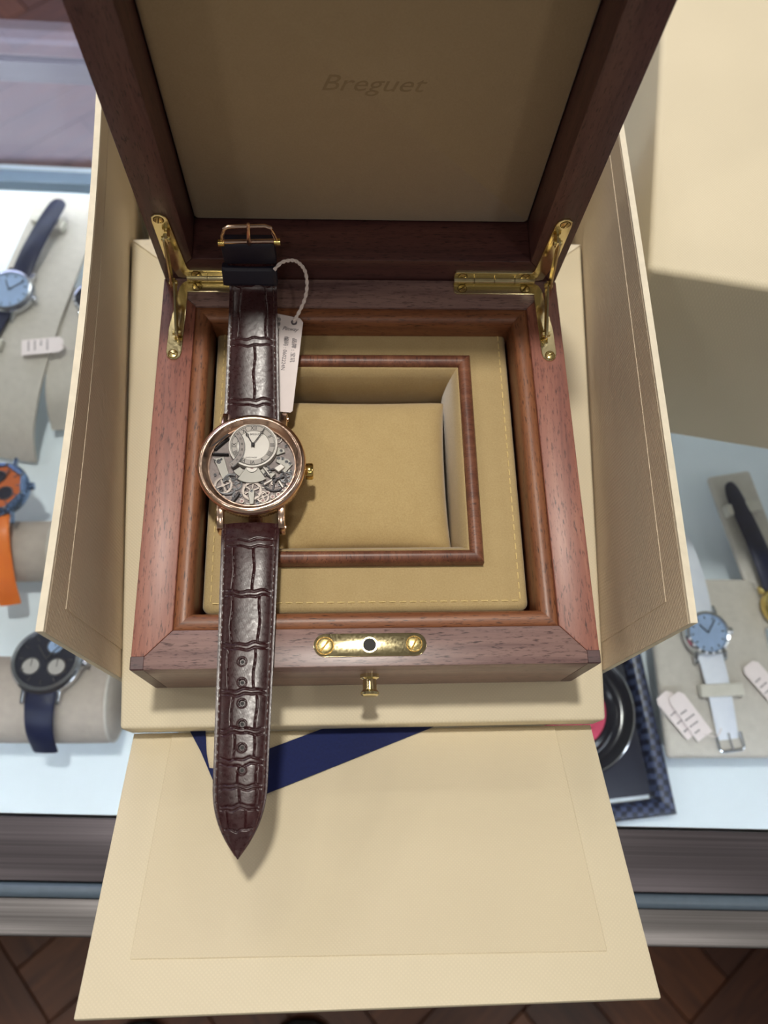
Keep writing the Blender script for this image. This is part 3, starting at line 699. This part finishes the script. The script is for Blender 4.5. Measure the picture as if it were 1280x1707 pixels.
# alligator straps
def groove(d, w): return np.exp(-(d / w) ** 2)
def strap_mesh(path, rows, cols, hw, thick, xc, nY, nU, holes=()):
    """path: list (y,z) of the top centre line; rows: groove positions along y; cols: for each row, u positions of the dividers"""
    py = np.array([p[0] for p in path]); pz = np.array([p[1] for p in path])
    seg = np.r_[0, np.cumsum(np.hypot(np.diff(py), np.diff(pz)))]; s = np.linspace(0, seg[-1], nY)
    def smoothi(a):
        v = np.interp(s, seg, a); k = max(3, nY // 22) | 1; pad = k // 2
        vp = np.r_[2 * v[0] - v[pad:0:-1], v, 2 * v[-1] - v[-2:-pad - 2:-1]]; return np.convolve(vp, np.ones(k) / k, 'valid')
    Y = smoothi(py); Zc = smoothi(pz); ty = np.gradient(Y, s); tz = np.gradient(Zc, s); ln = np.hypot(ty, tz); ty /= ln; tz /= ln
    ny, nz = -tz, ty
    if nz.mean() < 0: ny, nz = -ny, -nz
    U = np.linspace(-1, 1, nU); uu, yy = np.meshgrid(U, Y)
    half = np.array([hw(v) for v in Y]); xx = uu * half[:, None]
    pad = np.clip(1 - (np.abs(uu) / .80) ** 3.0, 0, 1)
    h = .00085 * pad + .0001
    end = np.clip(half / max(half.max(), 1e-9), 0, 1)[:, None]; h = h * np.clip(end * 1.6 - .25, .1, 1)
    inside = np.clip((.80 - np.abs(uu)) / .10, 0, 1)
    sc = .0103
    rid = np.zeros_like(h)
    wob = .00035 * np.sin(uu * 5 + yy * 300) + .00025 * np.sin(uu * 11 + yy * 170)
    for r in rows: rid = np.maximum(rid, groove(yy - r + wob, .00028) * 1.0)
    bounds = sorted(rows)
    for k, cl_ in enumerate(cols):
        lo, hi_ = cl_[0], cl_[1]
        m = ((yy > lo) & (yy < hi_))
        for c in cl_[2]:
            rid = np.maximum(rid, groove((uu - c) * half[:, None] + .0003 * np.sin(yy * 420 + c * 9), .00022) * m * .95)
    fine = .000006 * np.sin(yy * 2600 + uu * 31) * np.sin(uu * 47 + yy * 900)
    h = h - .00042 * rid * inside + fine
    # stitch channel
    h = h - .00012 * groove(np.abs(uu) - .87, .035)
    for (hx, hy) in holes:
        dd = np.hypot(xx + xc - hx, yy - hy); h = np.where(dd < .0011, h - .0012, h + .00018 * groove(dd - .0014, .0003))
    V = []; th = thick
    X = xx + xc; Yt = Y[:, None] + ny[:, None] * h; Zt = Zc[:, None] + nz[:, None] * h
    # closed section: top row, then lower edge and underside
    e = half[:, None]
    sec = np.concatenate([np.stack([X, Yt, Zt], -1),
        np.stack([xc + e * 1.0 * np.array([[1, .96, -.96, -1]]), Y[:, None] - ny[:, None] * th * np.array([[.55, 1, 1, .55]]), Zc[:, None] - nz[:, None] * th * np.array([[.55, 1, 1, .55]])], -1)], 1)
    n = sec.shape[1]; mb = MB(); mb.v = [tuple(p) for p in sec.reshape(-1, 3).tolist()]
    F = []
    for i in range(nY - 1):
        a = i * n
        for j in range(n): b = (j + 1) % n; F.append((a + j, a + b, a + n + b, a + n + j))
    F.append(tuple(range(n))); F.append(tuple((nY - 1) * n + j for j in range(n)))
    mb.f = F
    return mb, (Y, Zc, half)
def hw_low(y):
    if y > -.039: return .0113 - (.0540 - y) / .093 * .0018
    t = (-.039 - y) / .0262; t = min(max(t, 0), 1)
    return .0095 * max(.02, (1 - t ** 2.4))
low_path = [(.0565, .0022), (.050, .0034), (.040, .0036), (.025, .0034), (.010, .0036), (-.005, .0042), (-.020, .0048), (-.035, .0052), (-.050, .0054), (-.0652, .0050)]
low_rows = [.0492, .0465, .0286, .0267, .0085, .0065, -.0086, -.0103, -.0223, -.0240, -.0327, -.0348, -.0415, -.0427, -.0482, -.0494, -.0559]
low_cols = [(.0286, .0465, (-.52, .16)), (.0085, .0267, (-.54, .44)), (-.0086, .0065, (-.60, .34)), (-.0223, -.0103, (-.40, .48)), (-.0327, -.0240, (-.28, .46)),
            (-.0415, -.0348, (-.08, .6)), (-.0482, -.0427, (-.02, .62)), (-.0559, -.0494, (-.55, .3))]
HOLES = [(-.0466, .0016), (-.0463, -.0060), (-.0460, -.0135), (-.0457, -.0208), (-.0454, -.0289), (-.0451, -.0365)]
mb, sl_ = strap_mesh(low_path, low_rows, low_cols, hw_low, .0024, -.0456, 520, 84, HOLES)
s_low = obj('strap_tail', mb, croc, ww, ang=80, label='long pointed strap end with buckle holes')
for hx, hy in HOLES:
    zz = np.interp(hy, sl_[0][::-1], sl_[1][::-1])
    obj('buckle_hole', MB().ring((hx, hy), .00065, .00105, zz - .0008, zz + .0001, 20), croc, s_low)
    obj('hole_core', MB().disc((hx, hy), .0007, zz - .0009, zz - .0001, 16), black_hole, s_low)
def hw_up(y): return .0114 - (y - .1015) / .062 * .0016
up_path = [(.1010, .0022), (.112, .0042), (.125, .0066), (.138, .0092), (.150, .0116), (.158, .0140), (.1625, .0180), (.1648, .0230), (.1655, .0300), (.1652, .0352)]
up_rows = [.1621, .1596, .1370, .1341, .1107, .1084]
up_cols = [(.1370, .1596, (-.55, .55)), (.1107, .1341, (.08,)), (.1621, .1700, (0.0,))]
mb, su_ = strap_mesh(up_path, up_rows, up_cols, hw_up, .0026, -.0470, 380, 84)
s_up = obj('strap_buckle_side', mb, croc, ww, ang=80, label='short strap end with buckle')
edge_paint = plain('strap_edge', (30, 16, 16), .85, 0, .2)
for o_ in (s_low, s_up):
    o_.data.materials.append(edge_paint)
    for f in o_.data.polygons:
        if abs(f.normal.x) > .6 and f.area > 1e-9 and abs(f.center.x + WC.x + (.0456 if o_ is s_low else .0470)) > .0: f.material_index = 1 if max(abs(o_.data.vertices[v].co.z - o_.data.vertices[f.vertices[0]].co.z) for v in f.vertices) > .0009 else 0
def strap_stitch(Y, Z, half, xc, every, dz=.0002, tipcut=None):
    mb = MB(); L = 0; last = None
    P = [(Y[i], Z[i], half[i]) for i in range(len(Y))]
    for sgn in (-1, 1):
        acc = 0; start = None
        for i in range(1, len(P)):
            y, z, h = P[i]; a = Vector((xc + sgn * h * .87, y, z + dz)); b0 = Vector((xc + sgn * P[i - 1][2] * .87, P[i - 1][0], P[i - 1][1] + dz))
            d = (a - b0).length
            if start is None: start = b0
            acc += d
            if acc > every * .68 and start is not False:
                mb.tube([start, (start + a) / 2 + Vector((0, 0, .00012)), a], .00019, 5); start = False
            if acc > every: acc = 0; start = a
    return mb
obj('stitching', strap_stitch(sl_[0], sl_[1], sl_[2], -.0456, .0026), thread_dark, s_low, kind='stuff')
obj('stitching', strap_stitch(su_[0], su_[1], su_[2], -.0470, .0026), thread_dark, s_up, kind='stuff')
# keeper loops and folded end at the buckle
def band(y, z, ty, tz, w, hw_, t0, t1, xc, bulge=.0008):
    """flat loop around the strap: centre (y,z), tangent (ty,tz), width w"""
    ny, nz = -tz, ty; secs = []
    for k in (-.5, -.35, .35, .5):
        o = t1 + (bulge if abs(k) < .4 else 0)
        P = [(-hw_, -t0 - .0008), (hw_, -t0 - .0008), (hw_ + .0008, -t0), (hw_ + .0008, o * .7), (hw_ - .001, o), (-hw_ + .001, o), (-hw_ - .0008, o * .7), (-hw_ - .0008, -t0)]
        secs.append([(xc + a, y + ty * w * k + ny * b, z + tz * w * k + nz * b) for a, b in P])
    return MB().loft(secs)
obj('keeper_loop', band(.1622, .0185, .42, .907, .0085, .0106, .0026, .0014, -.0480), navy_band, ww, .0003, 2, label='dark navy keeper loop')
obj('strap_fold', band(.1650, .0300, .0, 1.0, .0125, .0100, .0030, .0012, -.0472), navy_band, ww, .0005, 2, label='dark folded strap end at buckle')
bY = .1642
bk = obj('buckle', MB().tube([(-.0570, bY, .0372), (-.0563, bY - .001, .0425), (-.0550, bY - .0012, .0462), (-.0530, bY - .0012, .0475), (-.0390, bY - .0012, .0480), (-.0370, bY - .0012, .0470), (-.0358, bY - .001, .0430), (-.0352, bY, .0382)], .0008, 10), rose_gold, ww, label='rose gold pin buckle')
obj('buckle_bar', MB().tube([(-.0578, bY, .0370), (-.0346, bY, .0380)], .0009, 10), rose_gold, bk)
for x, z in ((-.0574, .0370), (-.0350, .0380)): obj('bar_end', MB().tube([(x - .0012, bY - .0005, z), (x + .0012, bY - .0005, z)], .0014, 12), yellow_gold, bk)
obj('buckle_tongue', MB().tube([(-.0463, bY - .0010, .0370), (-.0460, bY - .0030, .0410), (-.0455, bY - .0030, .0460), (-.0452, bY - .0018, .0500)], [.0008, .0008, .0007, .0006], 8), rose_gold, bk)

# ------------------------------------------------------------------ price tag
tg = thing('price_tag', 'white paper price tag on twisted cord tied to the burgundy watch strap', 'tag', (-.0340, .13, -.006))
tq = [(-.0390, .1532, .0042), (-.0275, .1508, .0042), (-.0262, .1490, .0042), (-.0306, .1100, -.0045), (-.0316, .1093, -.0045), (-.0392, .1100, -.0045)]
tv = [Vector(p) for p in tq]
def tz_(y): return .0042 + (y - .1508) * (.0087 / .0415)
obj('tag_card', MB().loft([[Vector((p[0], p[1], tz_(p[1]))) for p in tq], [Vector((p[0], p[1], tz_(p[1]) - .00035)) for p in tq]]), paper, tg, .0001, 1)
ex = Vector((-.0042, -.0395, -.0087)).normalized(); nrm = Vector((0, -.205, .979)); ey = nrm.cross(ex).normalized(); nrm = ex.cross(ey).normalized()
def tagM(x, y): 
    M = Matrix(((ex.x, ey.x, nrm.x, x), (ex.y, ey.y, nrm.y, y), (ex.z, ey.z, nrm.z, tz_(y) + .00016), (0, 0, 0, 1))); return M
text('tag_print', '品牌 : 宝玑', .0023, tagM(-.0299, .1418), grey_ink, tg, align='LEFT')
text('tag_print', '编码 : 0602224N', .0023, tagM(-.0334, .1426), grey_ink, tg, align='LEFT', sx=.95)
text('tag_print', '名表 工坊', .0021, tagM(-.0368, .1512), grey_ink, tg, align='LEFT')
text('tag_print', 'Pinway', .0024, tagM(-.0352, .1462) @ Matrix.Rotation(PI / 2, 4, 'Z'), grey_ink, tg, .4, align='LEFT')
obj('tag_eyelet', MB().ring((-.0301, .1489), .0007, .0013, tz_(.1489) - .0002, tz_(.1489) + .0003, 20), grey_ink, tg)
sp = [(-.0372, .1606, .0245), (-.0345, .1632, .0255), (-.0317, .1648, .0250), (-.0290, .1656, .0240), (-.0268, .1653, .0222), (-.0250, .1640, .0200), (-.0242, .1618, .0170), (-.0243, .1590, .0135), (-.0253, .1560, .0105), (-.0271, .1529, .0080), (-.0290, .1503, .0058), (-.0301, .1489, .0044)]
def catm(P, n):
    P = [Vector(p) for p in P]; out = []
    for i in range(len(P) - 1):
        a, b, c, d = P[max(i - 1, 0)], P[i], P[i + 1], P[min(i + 2, len(P) - 1)]
        for k in range(n):
            t = k / n; out.append(.5 * (2 * b + (c - a) * t + (2 * a - 5 * b + 4 * c - d) * t * t + (3 * b - 3 * c + d - a) * t ** 3))
    out.append(P[-1]); return out
cp = catm(sp, 8)
for ph in (0, PI):
    tw = []
    for i, p in enumerate(cp):
        t = (cp[min(i + 1, len(cp) - 1)] - cp[max(i - 1, 0)]).normalized(); e1 = t.cross(Vector((0, 0, 1))).normalized(); e2 = t.cross(e1); a = i * .62 + ph
        tw.append(p + (e1 * math.cos(a) + e2 * math.sin(a)) * .00036)
    obj('cord_strand', MB().tube(tw, .00046, 8), cord_m, tg)

# ------------------------------------------------------------------ second cream carton at the right
c2 = thing('closed_carton', 'large closed cream linen card carton standing on the glass at right', 'box', (.20, .24, GZ), -.184)
ax_ = Vector((math.cos(-.184), math.sin(-.184), 0)); ay_ = Vector((-math.sin(-.184), math.cos(-.184), 0)); P0 = Vector((.1325, .1810, 0))
def C2(a, b, z): p = P0 + ax_ * a + ay_ * b; return (p.x, p.y, z)
def slab2(a0, a1, b0, b1, z0, z1): return MB().loft([[C2(a0, b0, z), C2(a1, b0, z), C2(a1, b1, z), C2(a0, b1, z)] for z in (z0, z1)])
obj('carton_body', slab2(.0025, .25, .0025, .25, GZ, -.03), cream, c2, .0012, 2)
obj('carton_lid', slab2(0, .2525, 0, .2525, -.145, .0012), cream, c2, .0036, 4)

# ------------------------------------------------------------------ things inside the counter
DZ = DK
def ramp(name, label, prof, width, loc, rz, m, th=.0035, group=None):
    """bent display sheet: prof (y,z) swept across its width"""
    t = thing(name, label, 'display stand', loc, rz, group)
    pr = catm([(0, a, b) for a, b in prof], 6); secs = []
    for sx in (-width / 2, width / 2): pass
    N_ = len(pr); top = []; bot = []
    for i in range(N_):
        d = (pr[min(i + 1, N_ - 1)] - pr[max(i - 1, 0)]).normalized(); n = Vector((0, -d.z, d.y)); top.append(pr[i] + n * th / 2); bot.append(pr[i] - n * th / 2)
    secs = [[Vector((-width / 2, 0, 0)) + a, Vector((width / 2, 0, 0)) + a, Vector((width / 2, 0, 0)) + b, Vector((-width / 2, 0, 0)) + b] for a, b in zip(top, bot)]
    obj('support_sheet', MB().loft(secs), m, t, local=True, ang=50)
    return t
def place(local_mb_list, t): pass
def small_watch(name, label, loc, rz, tilt, R_, dialm, casem, strapm, up, low, bezelm=None, octagon=False, subs=(), markers=True, buckle=False, hw_=.0085, crown=True, gems=0):
    t = thing(name, label, 'watch', loc, rz, None); T_ = Matrix.Rotation(tilt, 4, 'X')
    def o(nm, mb, m, par=None, **k): mb.xf(T_); return obj(nm, mb, m, par or t, local=True, **k)
    nn = 8 if octagon else 56
    o('case', MB().lathe([(0, 0), (R_ * .9, 0), (R_, .002), (R_ * 1.0, .006), (R_ * .95, .0075), (0, .0075)], (0, 0, 0), 56), casem)
    b = MB().lathe([(R_ * .80, .0078), (R_ * .84, .0094), (R_ * .94, .0092), (R_ * 1.0, .0070), (R_ * .8, .0070), (R_ * .80, .0078)], (0, 0, 0), nn)
    if octagon: b.xf(Matrix.Rotation(PI / 8, 4, 'Z'))
    bz = o('bezel', b, bezelm or casem)
    if octagon:
        for k in range(8): a = k * PI / 4 + PI / 8; o('bezel_screw', MB().disc((R_ * .88 * math.cos(a), R_ * .88 * math.sin(a)), .0012, .0088, .0098, 6), steel, bz)
    d = o('dial', MB().disc((0, 0), R_ * .82, .0074, .0079, 48), dialm)
    if markers:
        for k in range(12):
            a = k * PI / 6; q = MB().box(R_ * .62, R_ * .75, -.0004, .0004, .0079, .0083).xf(Matrix.Rotation(a, 4, 'Z')); o('hour_marker', q, casem, d)
    for (sx, sy, sr, sm) in subs:
        o('subdial', MB().disc((sx * R_, sy * R_), sr * R_, .0079, .0082, 32), sm, d); o('subdial_rim', MB().ring((sx * R_, sy * R_), sr * R_ * .86, sr * R_, .0081, .0085, 32), steel, d)
        o('subdial_hand', MB().box(sx * R_ - .0002, sx * R_ + .0002, sy * R_, sy * R_ + sr * R_ * .8, .0084, .0086), ink, d)
    for a, L in ((2.2, .5), (.9, .7)): o('hand', MB().box(0, R_ * L, -.0004, .0004, .0086, .0089).xf(Matrix.Rotation(a, 4, 'Z')), casem if dialm is dial_dark else ink, d)
    o('crystal', MB().disc((0, 0), R_ * .82, .0091, .0094, 48), crystal_m)
    if crown: o('crown', MB().lathe([(0, 0), (.0026, 0), (.0028, .0004), (.0028, .003), (0, .003)], (0, 0, 0), 20).xf(Matrix.Translation((R_, 0, .004)) @ Matrix.Rotation(PI / 2, 4, 'Y')), casem)
    for k in range(gems):
        a = PI + PI * (k + .5) / gems; o('gem', MB().lathe([(0, .0016), (.0008, .0014), (.0012, .0006), (0, 0)], (R_ * .9 * math.cos(a), R_ * .9 * math.sin(a), .0088), 8), dial_white, bz)
    for sx in (-1, 1):
        for sy in (-1, 1):
            o('lug', MB().loft([[(sx * (hw_ + .0004), sy * R_ * .85, .001), (sx * (hw_ + .0026), sy * R_ * .8, .001), (sx * (hw_ + .0026), sy * R_ * .8, .006), (sx * (hw_ + .0004), sy * R_ * .85, .006)],
                                [(sx * (hw_ + .0004), sy * R_ * 1.22, 0), (sx * (hw_ + .0026), sy * R_ * 1.22, 0), (sx * (hw_ + .0026), sy * R_ * 1.22, .003), (sx * (hw_ + .0004), sy * R_ * 1.22, .003)]]), casem, bevel=.0004, seg=1)
    for nm, P in (('strap_top', up), ('strap_bottom', low)):
        if not P: continue
        pr = catm([(0, a, b_) for a, b_ in P], 6); N_ = len(pr); secs = []
        for i in range(N_):
            dd = (pr[min(i + 1, N_ - 1)] - pr[max(i - 1, 0)]).normalized(); n = Vector((0, -dd.z, dd.y)); n = n if n.z >= -.2 else -n
            f = i / (N_ - 1); w = hw_ * (1 - .18 * f); th = .0013
            if nm == 'strap_top' and i > N_ - 8: w *= max(.12, math.sqrt(max(0, 1 - ((i - N_ + 8) / 7.3) ** 2)))
            secs.append([pr[i] + Vector((a * w, 0, 0)) + n * b_ for a, b_ in ((-1, 0), (-.8, th * .8), (0, th), (.8, th * .8), (1, 0), (.9, -th), (-.9, -th))])
        o(nm, MB().loft(secs), strapm, ang=50)
        if buckle and nm == 'strap_bottom':
            e = pr[-1]; w = hw_ * .95
            bb = o('buckle', MB().tube([(-w, e.y + .004, e.z + .0015), (-w, e.y - .006, e.z + .002), (-w * .8, e.y - .008, e.z + .002), (w * .8, e.y - .008, e.z + .002), (w, e.y - .006, e.z + .002), (w, e.y + .004, e.z + .0015)], .0011, 8), steel)
            o('buckle_tongue', MB().tube([(0, e.y + .004, e.z + .002), (0, e.y - .008, e.z + .0035)], .0008, 8), steel, bb)
    return t
def small_tag(label, loc, rz, w, l, tilt=.1, lines=4, cord=None):
    t = thing('paper_tag', label, 'tag', loc, rz); T_ = Matrix.Rotation(tilt, 4, 'X')
    obj('tag_card', MB().prism([(-w / 2, 0), (w / 2, 0), (w / 2, l * .9), (w * .3, l), (-w * .3, l), (-w / 2, l * .9)], 0, .0005).xf(T_), paper, t, local=True)
    for k in range(lines):
        y = l * (.15 + .6 * k / lines); ww_ = w * random.uniform(.3, .7); mb = MB(); x = -w * .38
        while x < -w * .38 + ww_:
            q = random.uniform(.0008, .0018); mb.box(x, x + q, y, y + .0011, .0005, .0006); x += q + .0005
        obj('tag_print', mb.xf(T_), grey_ink, t, local=True)
    if cord: obj('tag_cord', MB().tube(catm(cord, 6), .0004, 6).xf(T_), cord_m, t, local=True)
    return t
def clip(label, loc, rz, w, parent_group):
    t = thing('strap_clip', label, 'clip', loc, rz, None)
    obj('clip_band', MB().box(-w / 2, w / 2, -.0045, .0045, 0, .0022), clip_m, t, .0006, 1, local=True)
    obj('clip_side', MB().box(-w / 2, -w / 2 + .002, -.0045, .0045, -.004, 0), clip_m, t, local=True)
    obj('clip_side', MB().box(w / 2 - .002, w / 2, -.0045, .0045, -.004, 0), clip_m, t, local=True)
    return t
# stand 1: curved pale sheet at the upper left with a navy strap watch
r1 = ramp('curved_stand', 'pale curved fabric stand at upper left under the pale blue dial watch', [(.120, .030), (.060, .034), (.0, .038), (-.060, .036), (-.100, .024), (-.118, .004)], .058, (-.264, .340, DZ), -.16, ramp_m)
small_watch('display_watch', 'steel watch with pale blue dial on navy strap at upper left in the counter', (-.277, .350, DZ + .041), -.30, .02, .0195, dial_blue, steel, navy_strap,
            [(.018, .003), (.040, .006), (.065, .006), (.090, .004), (.098, .003)], [(-.018, .003), (-.035, .004), (-.060, .003), (-.085, -.002)])
clip('pale clip over the tip of the navy strap at upper left', (-.257, .424, DZ + .042), -.30, .028, None)
clip('pale clip over the lower end of the navy strap at upper left', (-.292, .305, DZ + .044), -.20, .030, None)
r2 = ramp('curved_stand', 'pale curved fabric stand half hidden behind the left carton wall', [(.070, .030), (.030, .034), (.0, .034), (-.030, .030), (-.050, .010)], .05, (-.2190, .295, DZ), .02, ramp_m)
small_watch('jewelled_watch', 'small jewelled watch on dark strap half hidden behind left carton wall', (-.2130, .345, DZ + .0385), .0, .0, .0135, dial_dark, steel, navy_strap,
            [(.013, .003), (.035, .004), (.055, .002)], [(-.013, .003), (-.040, .004), (-.065, .003), (-.085, -.006)], hw_=.0062, gems=8)
small_tag('white paper tag lying on the curved stand at upper left', (-.2615, .2985, DZ + .0445), -1.45, .014, .032, 0, 4, [(0, .030, .001), (.006, .038, .002), (.004, .045, .001)])
# cushion rolls
def roll(label, loc, rz, L, r, m=ramp_brown):
    t = thing('cushion_roll', label, 'cushion', loc, rz); P = []
    n = 40; pr = [(-L / 2, 0), (-L / 2, r * .75), (-L / 2 + .002, r * .93), (-L / 2 + .006, r), (0, r * 1.01), (L / 2 - .006, r), (L / 2 - .002, r * .93), (L / 2, r * .75), (L / 2, 0)]
    secs = [[(x, q * math.cos(2 * PI * k / n), r + q * math.sin(2 * PI * k / n) * .92) for k in range(n)] for x, q in pr]
    obj('roll_cover', MB().loft(secs, caps=False), m, t, local=True, ang=45)
    obj('end_piping', MB().tube([(L / 2 - .003, r * .96 * math.cos(2 * PI * k / n), r + r * .96 * .92 * math.sin(2 * PI * k / n)) for k in range(n + 1)], .0012, 6), ramp_m, t, local=True)
    return t
roll('taupe cushion roll at left edge holding the orange strap watch', (-.262, .137, DZ), .02, .085, .0225)
small_watch('display_watch', 'octagonal blue steel watch with orange dial and orange rubber strap', (-.2600, .1750, DZ + .0455), .13, -.12, .0225, dial_orange, bezel_blue, orange_strap,
            [(.018, .002), (.024, -.006), (.026, -.022)], [(-.020, .003), (-.034, .002), (-.050, -.006), (-.064, -.016), (-.076, -.030)], bezel_blue, True, [(-.35, .1, .25, dial_dark), (.3, -.25, .25, dial_dark), (.1, .4, .22, dial_dark)], hw_=.0092)
roll('taupe cushion roll at lower left holding the chronograph watch', (-.213, .028, DZ), -.02, .098, .029)
small_watch('chronograph_watch', 'steel chronograph with dark dial and silver subdials on dark navy strap', (-.2060, .0480, DZ + .0545), -.04, -.18, .0232, dial_dark, steel, navy_strap,
            [(.020, .002), (.032, -.004), (.040, -.018)], [(-.020, .003), (-.032, .000), (-.044, -.010), (-.051, -.028)], None, False, [(-.38, -.22, .27, silver_dial), (.34, -.22, .27, silver_dial), (.18, .40, .24, dial_blue)], hw_=.0100)
for sy in (.008, -.008):
    pass
small_tag('white paper tag beside the chronograph at the left edge', (-.2460, .052, DZ + .056), 1.45, .020, .028, 0, 4)
roll('pale cushion roll end by the carton corner next to the chronograph roll', (-.128, .028, DZ), -.02, .050, .022, ramp_m)
# right side: flat pads
def pad(label, loc, rz, w, l, h, m=ramp_m):
    t = thing('display_pad', label, 'display stand', loc, rz); obj('pad_board', MB().box(-w / 2, w / 2, -l / 2, l / 2, 0, h), m, t, .003, 3, local=True)
    obj('pad_base', MB().box(-w / 2 + .006, w / 2 - .006, -l / 2 + .006, l / 2 - .006, -.004, 0), ramp_brown, t, local=True); return t
pad('narrow pale display pad under the navy strap gold watch', (.3080, .135, DZ + .022), .17, .036, .125, .006)
small_watch('display_watch', 'gold cased watch with white dial on navy strap at the right edge', (.3145, .0860, DZ + .031), .22, .02, .0150, dial_white, yellow_gold, navy_strap,
            [(.014, .003), (.035, .005), (.060, .004), (.085, .002), (.102, .002)], [(-.014, .003), (-.030, .003), (-.045, .000)], hw_=.0082)
clip('pale clip over the navy strap of the gold watch', (.3005, .1645, DZ + .0335), .17, .028, None)
pad('wide pale display pad at lower right under the white strap watch', (.2600, .045, DZ + .020), -.02, .086, .130, .008)
small_watch('display_watch', 'small steel watch on white leather strap with pin buckle at lower right', (.2530, .0660, DZ + .032), .10, .04, .0165, dial_blue, steel, white_strap,
            [(.015, .003), (.035, .006), (.060, .004), (.080, .000)], [(-.015, .003), (-.030, .004), (-.045, .003), (-.062, .001), (-.074, -.001)], hw_=.0094, gems=9, buckle=True)
clip('pale clip over the white leather strap', (.2585, .0255, DZ + .0345), .02, .031, None)
small_tag('printed white tag beside the white strap buckle, the upper of two', (.2410, -.0060, DZ + .0350), .55, .013, .034, 0, 4, [(0, .002, .001), (.006, -.004, .002), (.013, -.002, .001)])
small_tag('plain white tag half under the printed tag by the white strap', (.2350, -.0040, DZ + .0325), .62, .014, .034, 0, 3)
small_tag('white paper tag at right edge below the gold watch', (.3010, .0180, DZ + .0320), .62, .014, .032, 0, 4)
# tray with dish
tr = thing('checkered_tray', 'dark navy tray with checkered raised rim under the glass', 'tray', (.19, 0, DZ), -.085)
tprof = [(0, 0), (0, .014), (.0015, .0165), (.0075, .0165), (.0095, .0150), (.0120, .0050), (.0120, 0)]
M_ = Matrix.Translation((.2205 - .06, -.0005, DZ)) @ Matrix.Rotation(.09, 4, 'Z')
for mb in sweep_rect(tprof, -.0560, .0560, -.0608, .0640): obj('tray_rim', mb.xf(M_), tray_check, tr, ang=40)
obj('tray_floor', MB().box(-.046, .046, -.046, .054, .0005, .004).xf(M_), tray_navy, tr)
ds = thing('round_dish', 'round black ridged dish with bright chrome rim and pink centre on the navy tray', 'dish', (.153, .012, DZ + .004))
dc = (.1530, .0160, DZ + .0042)
obj('dish_body', MB().lathe([(0, 0), (.030, 0), (.040, .006), (.046, .014), (.0455, .0155), (.041, .012), (.036, .010), (.033, .0115), (.031, .0095), (.028, .0105), (.026, .008), (.022, .007), (0, .007)], dc, 80), dish_black, ds, ang=50)
obj('dish_rim', MB().tube([(dc[0] + .0458 * math.cos(2 * PI * k / 80), dc[1] + .0458 * math.sin(2 * PI * k / 80), dc[2] + .015) for k in range(81)], .0007, 8), steel, ds)
obj('pink_disc', MB().disc((dc[0], dc[1]), .0265, dc[2] + .0075, dc[2] + .0112, 48), pink_m, ds)
obj('pink_ring', MB().ring((dc[0], dc[1]), .020, .0215, dc[2] + .011, dc[2] + .0122, 48), pink_m, ds)

# ------------------------------------------------------------------ photographer's shoes on the floor
def shoe(label, x, y, rz):
    t = thing('shoe', label, 'shoe', (x, y, ZF), rz, None)
    def outl(s, g=1): return [(s * (a), b) for a, b in []]
    secs = []
    for (yy, w, zt) in ((.145, .012, .022), (.138, .030, .034), (.110, .044, .046), (.060, .048, .060), (.010, .040, .085), (-.040, .036, .100), (-.090, .036, .100), (-.122, .030, .092), (-.132, .016, .080)):
        secs.append([(w * math.cos(a), yy, .022 + (zt - .022) * max(0, math.sin(a)) ** .8 if math.sin(a) > 0 else .020) for a in [PI * k / 12 for k in range(13)]] + [(-w, yy, .018), (w, yy, .018)])
    obj('upper', MB().loft(secs), shoe_m, t, local=True, ang=60)
    secs = [[(w + .003, yy, 0), (w + .003, yy, .020), (-w - .003, yy, .020), (-w - .003, yy, 0)] for yy, w in ((.150, .012), (.140, .032), (.110, .046), (.060, .050), (.010, .042), (-.090, .038), (-.125, .030), (-.136, .015))]
    obj('sole', MB().loft(secs), black_hole, t, .002, 1, local=True)
    for k in range(4): obj('lace', MB().tube([(-.018, .040 - k * .016, .070 + k * .008), (0, .042 - k * .016, .078 + k * .008), (.018, .040 - k * .016, .070 + k * .008)], .002, 6), black_hole, t, local=True)
shoe('dark navy leather shoe on the parquet below the flap, the left of the pair', -.30, -.475, .10)
shoe('dark navy leather shoe on the parquet below the flap, the right of the pair', -.08, -.480, -.06)
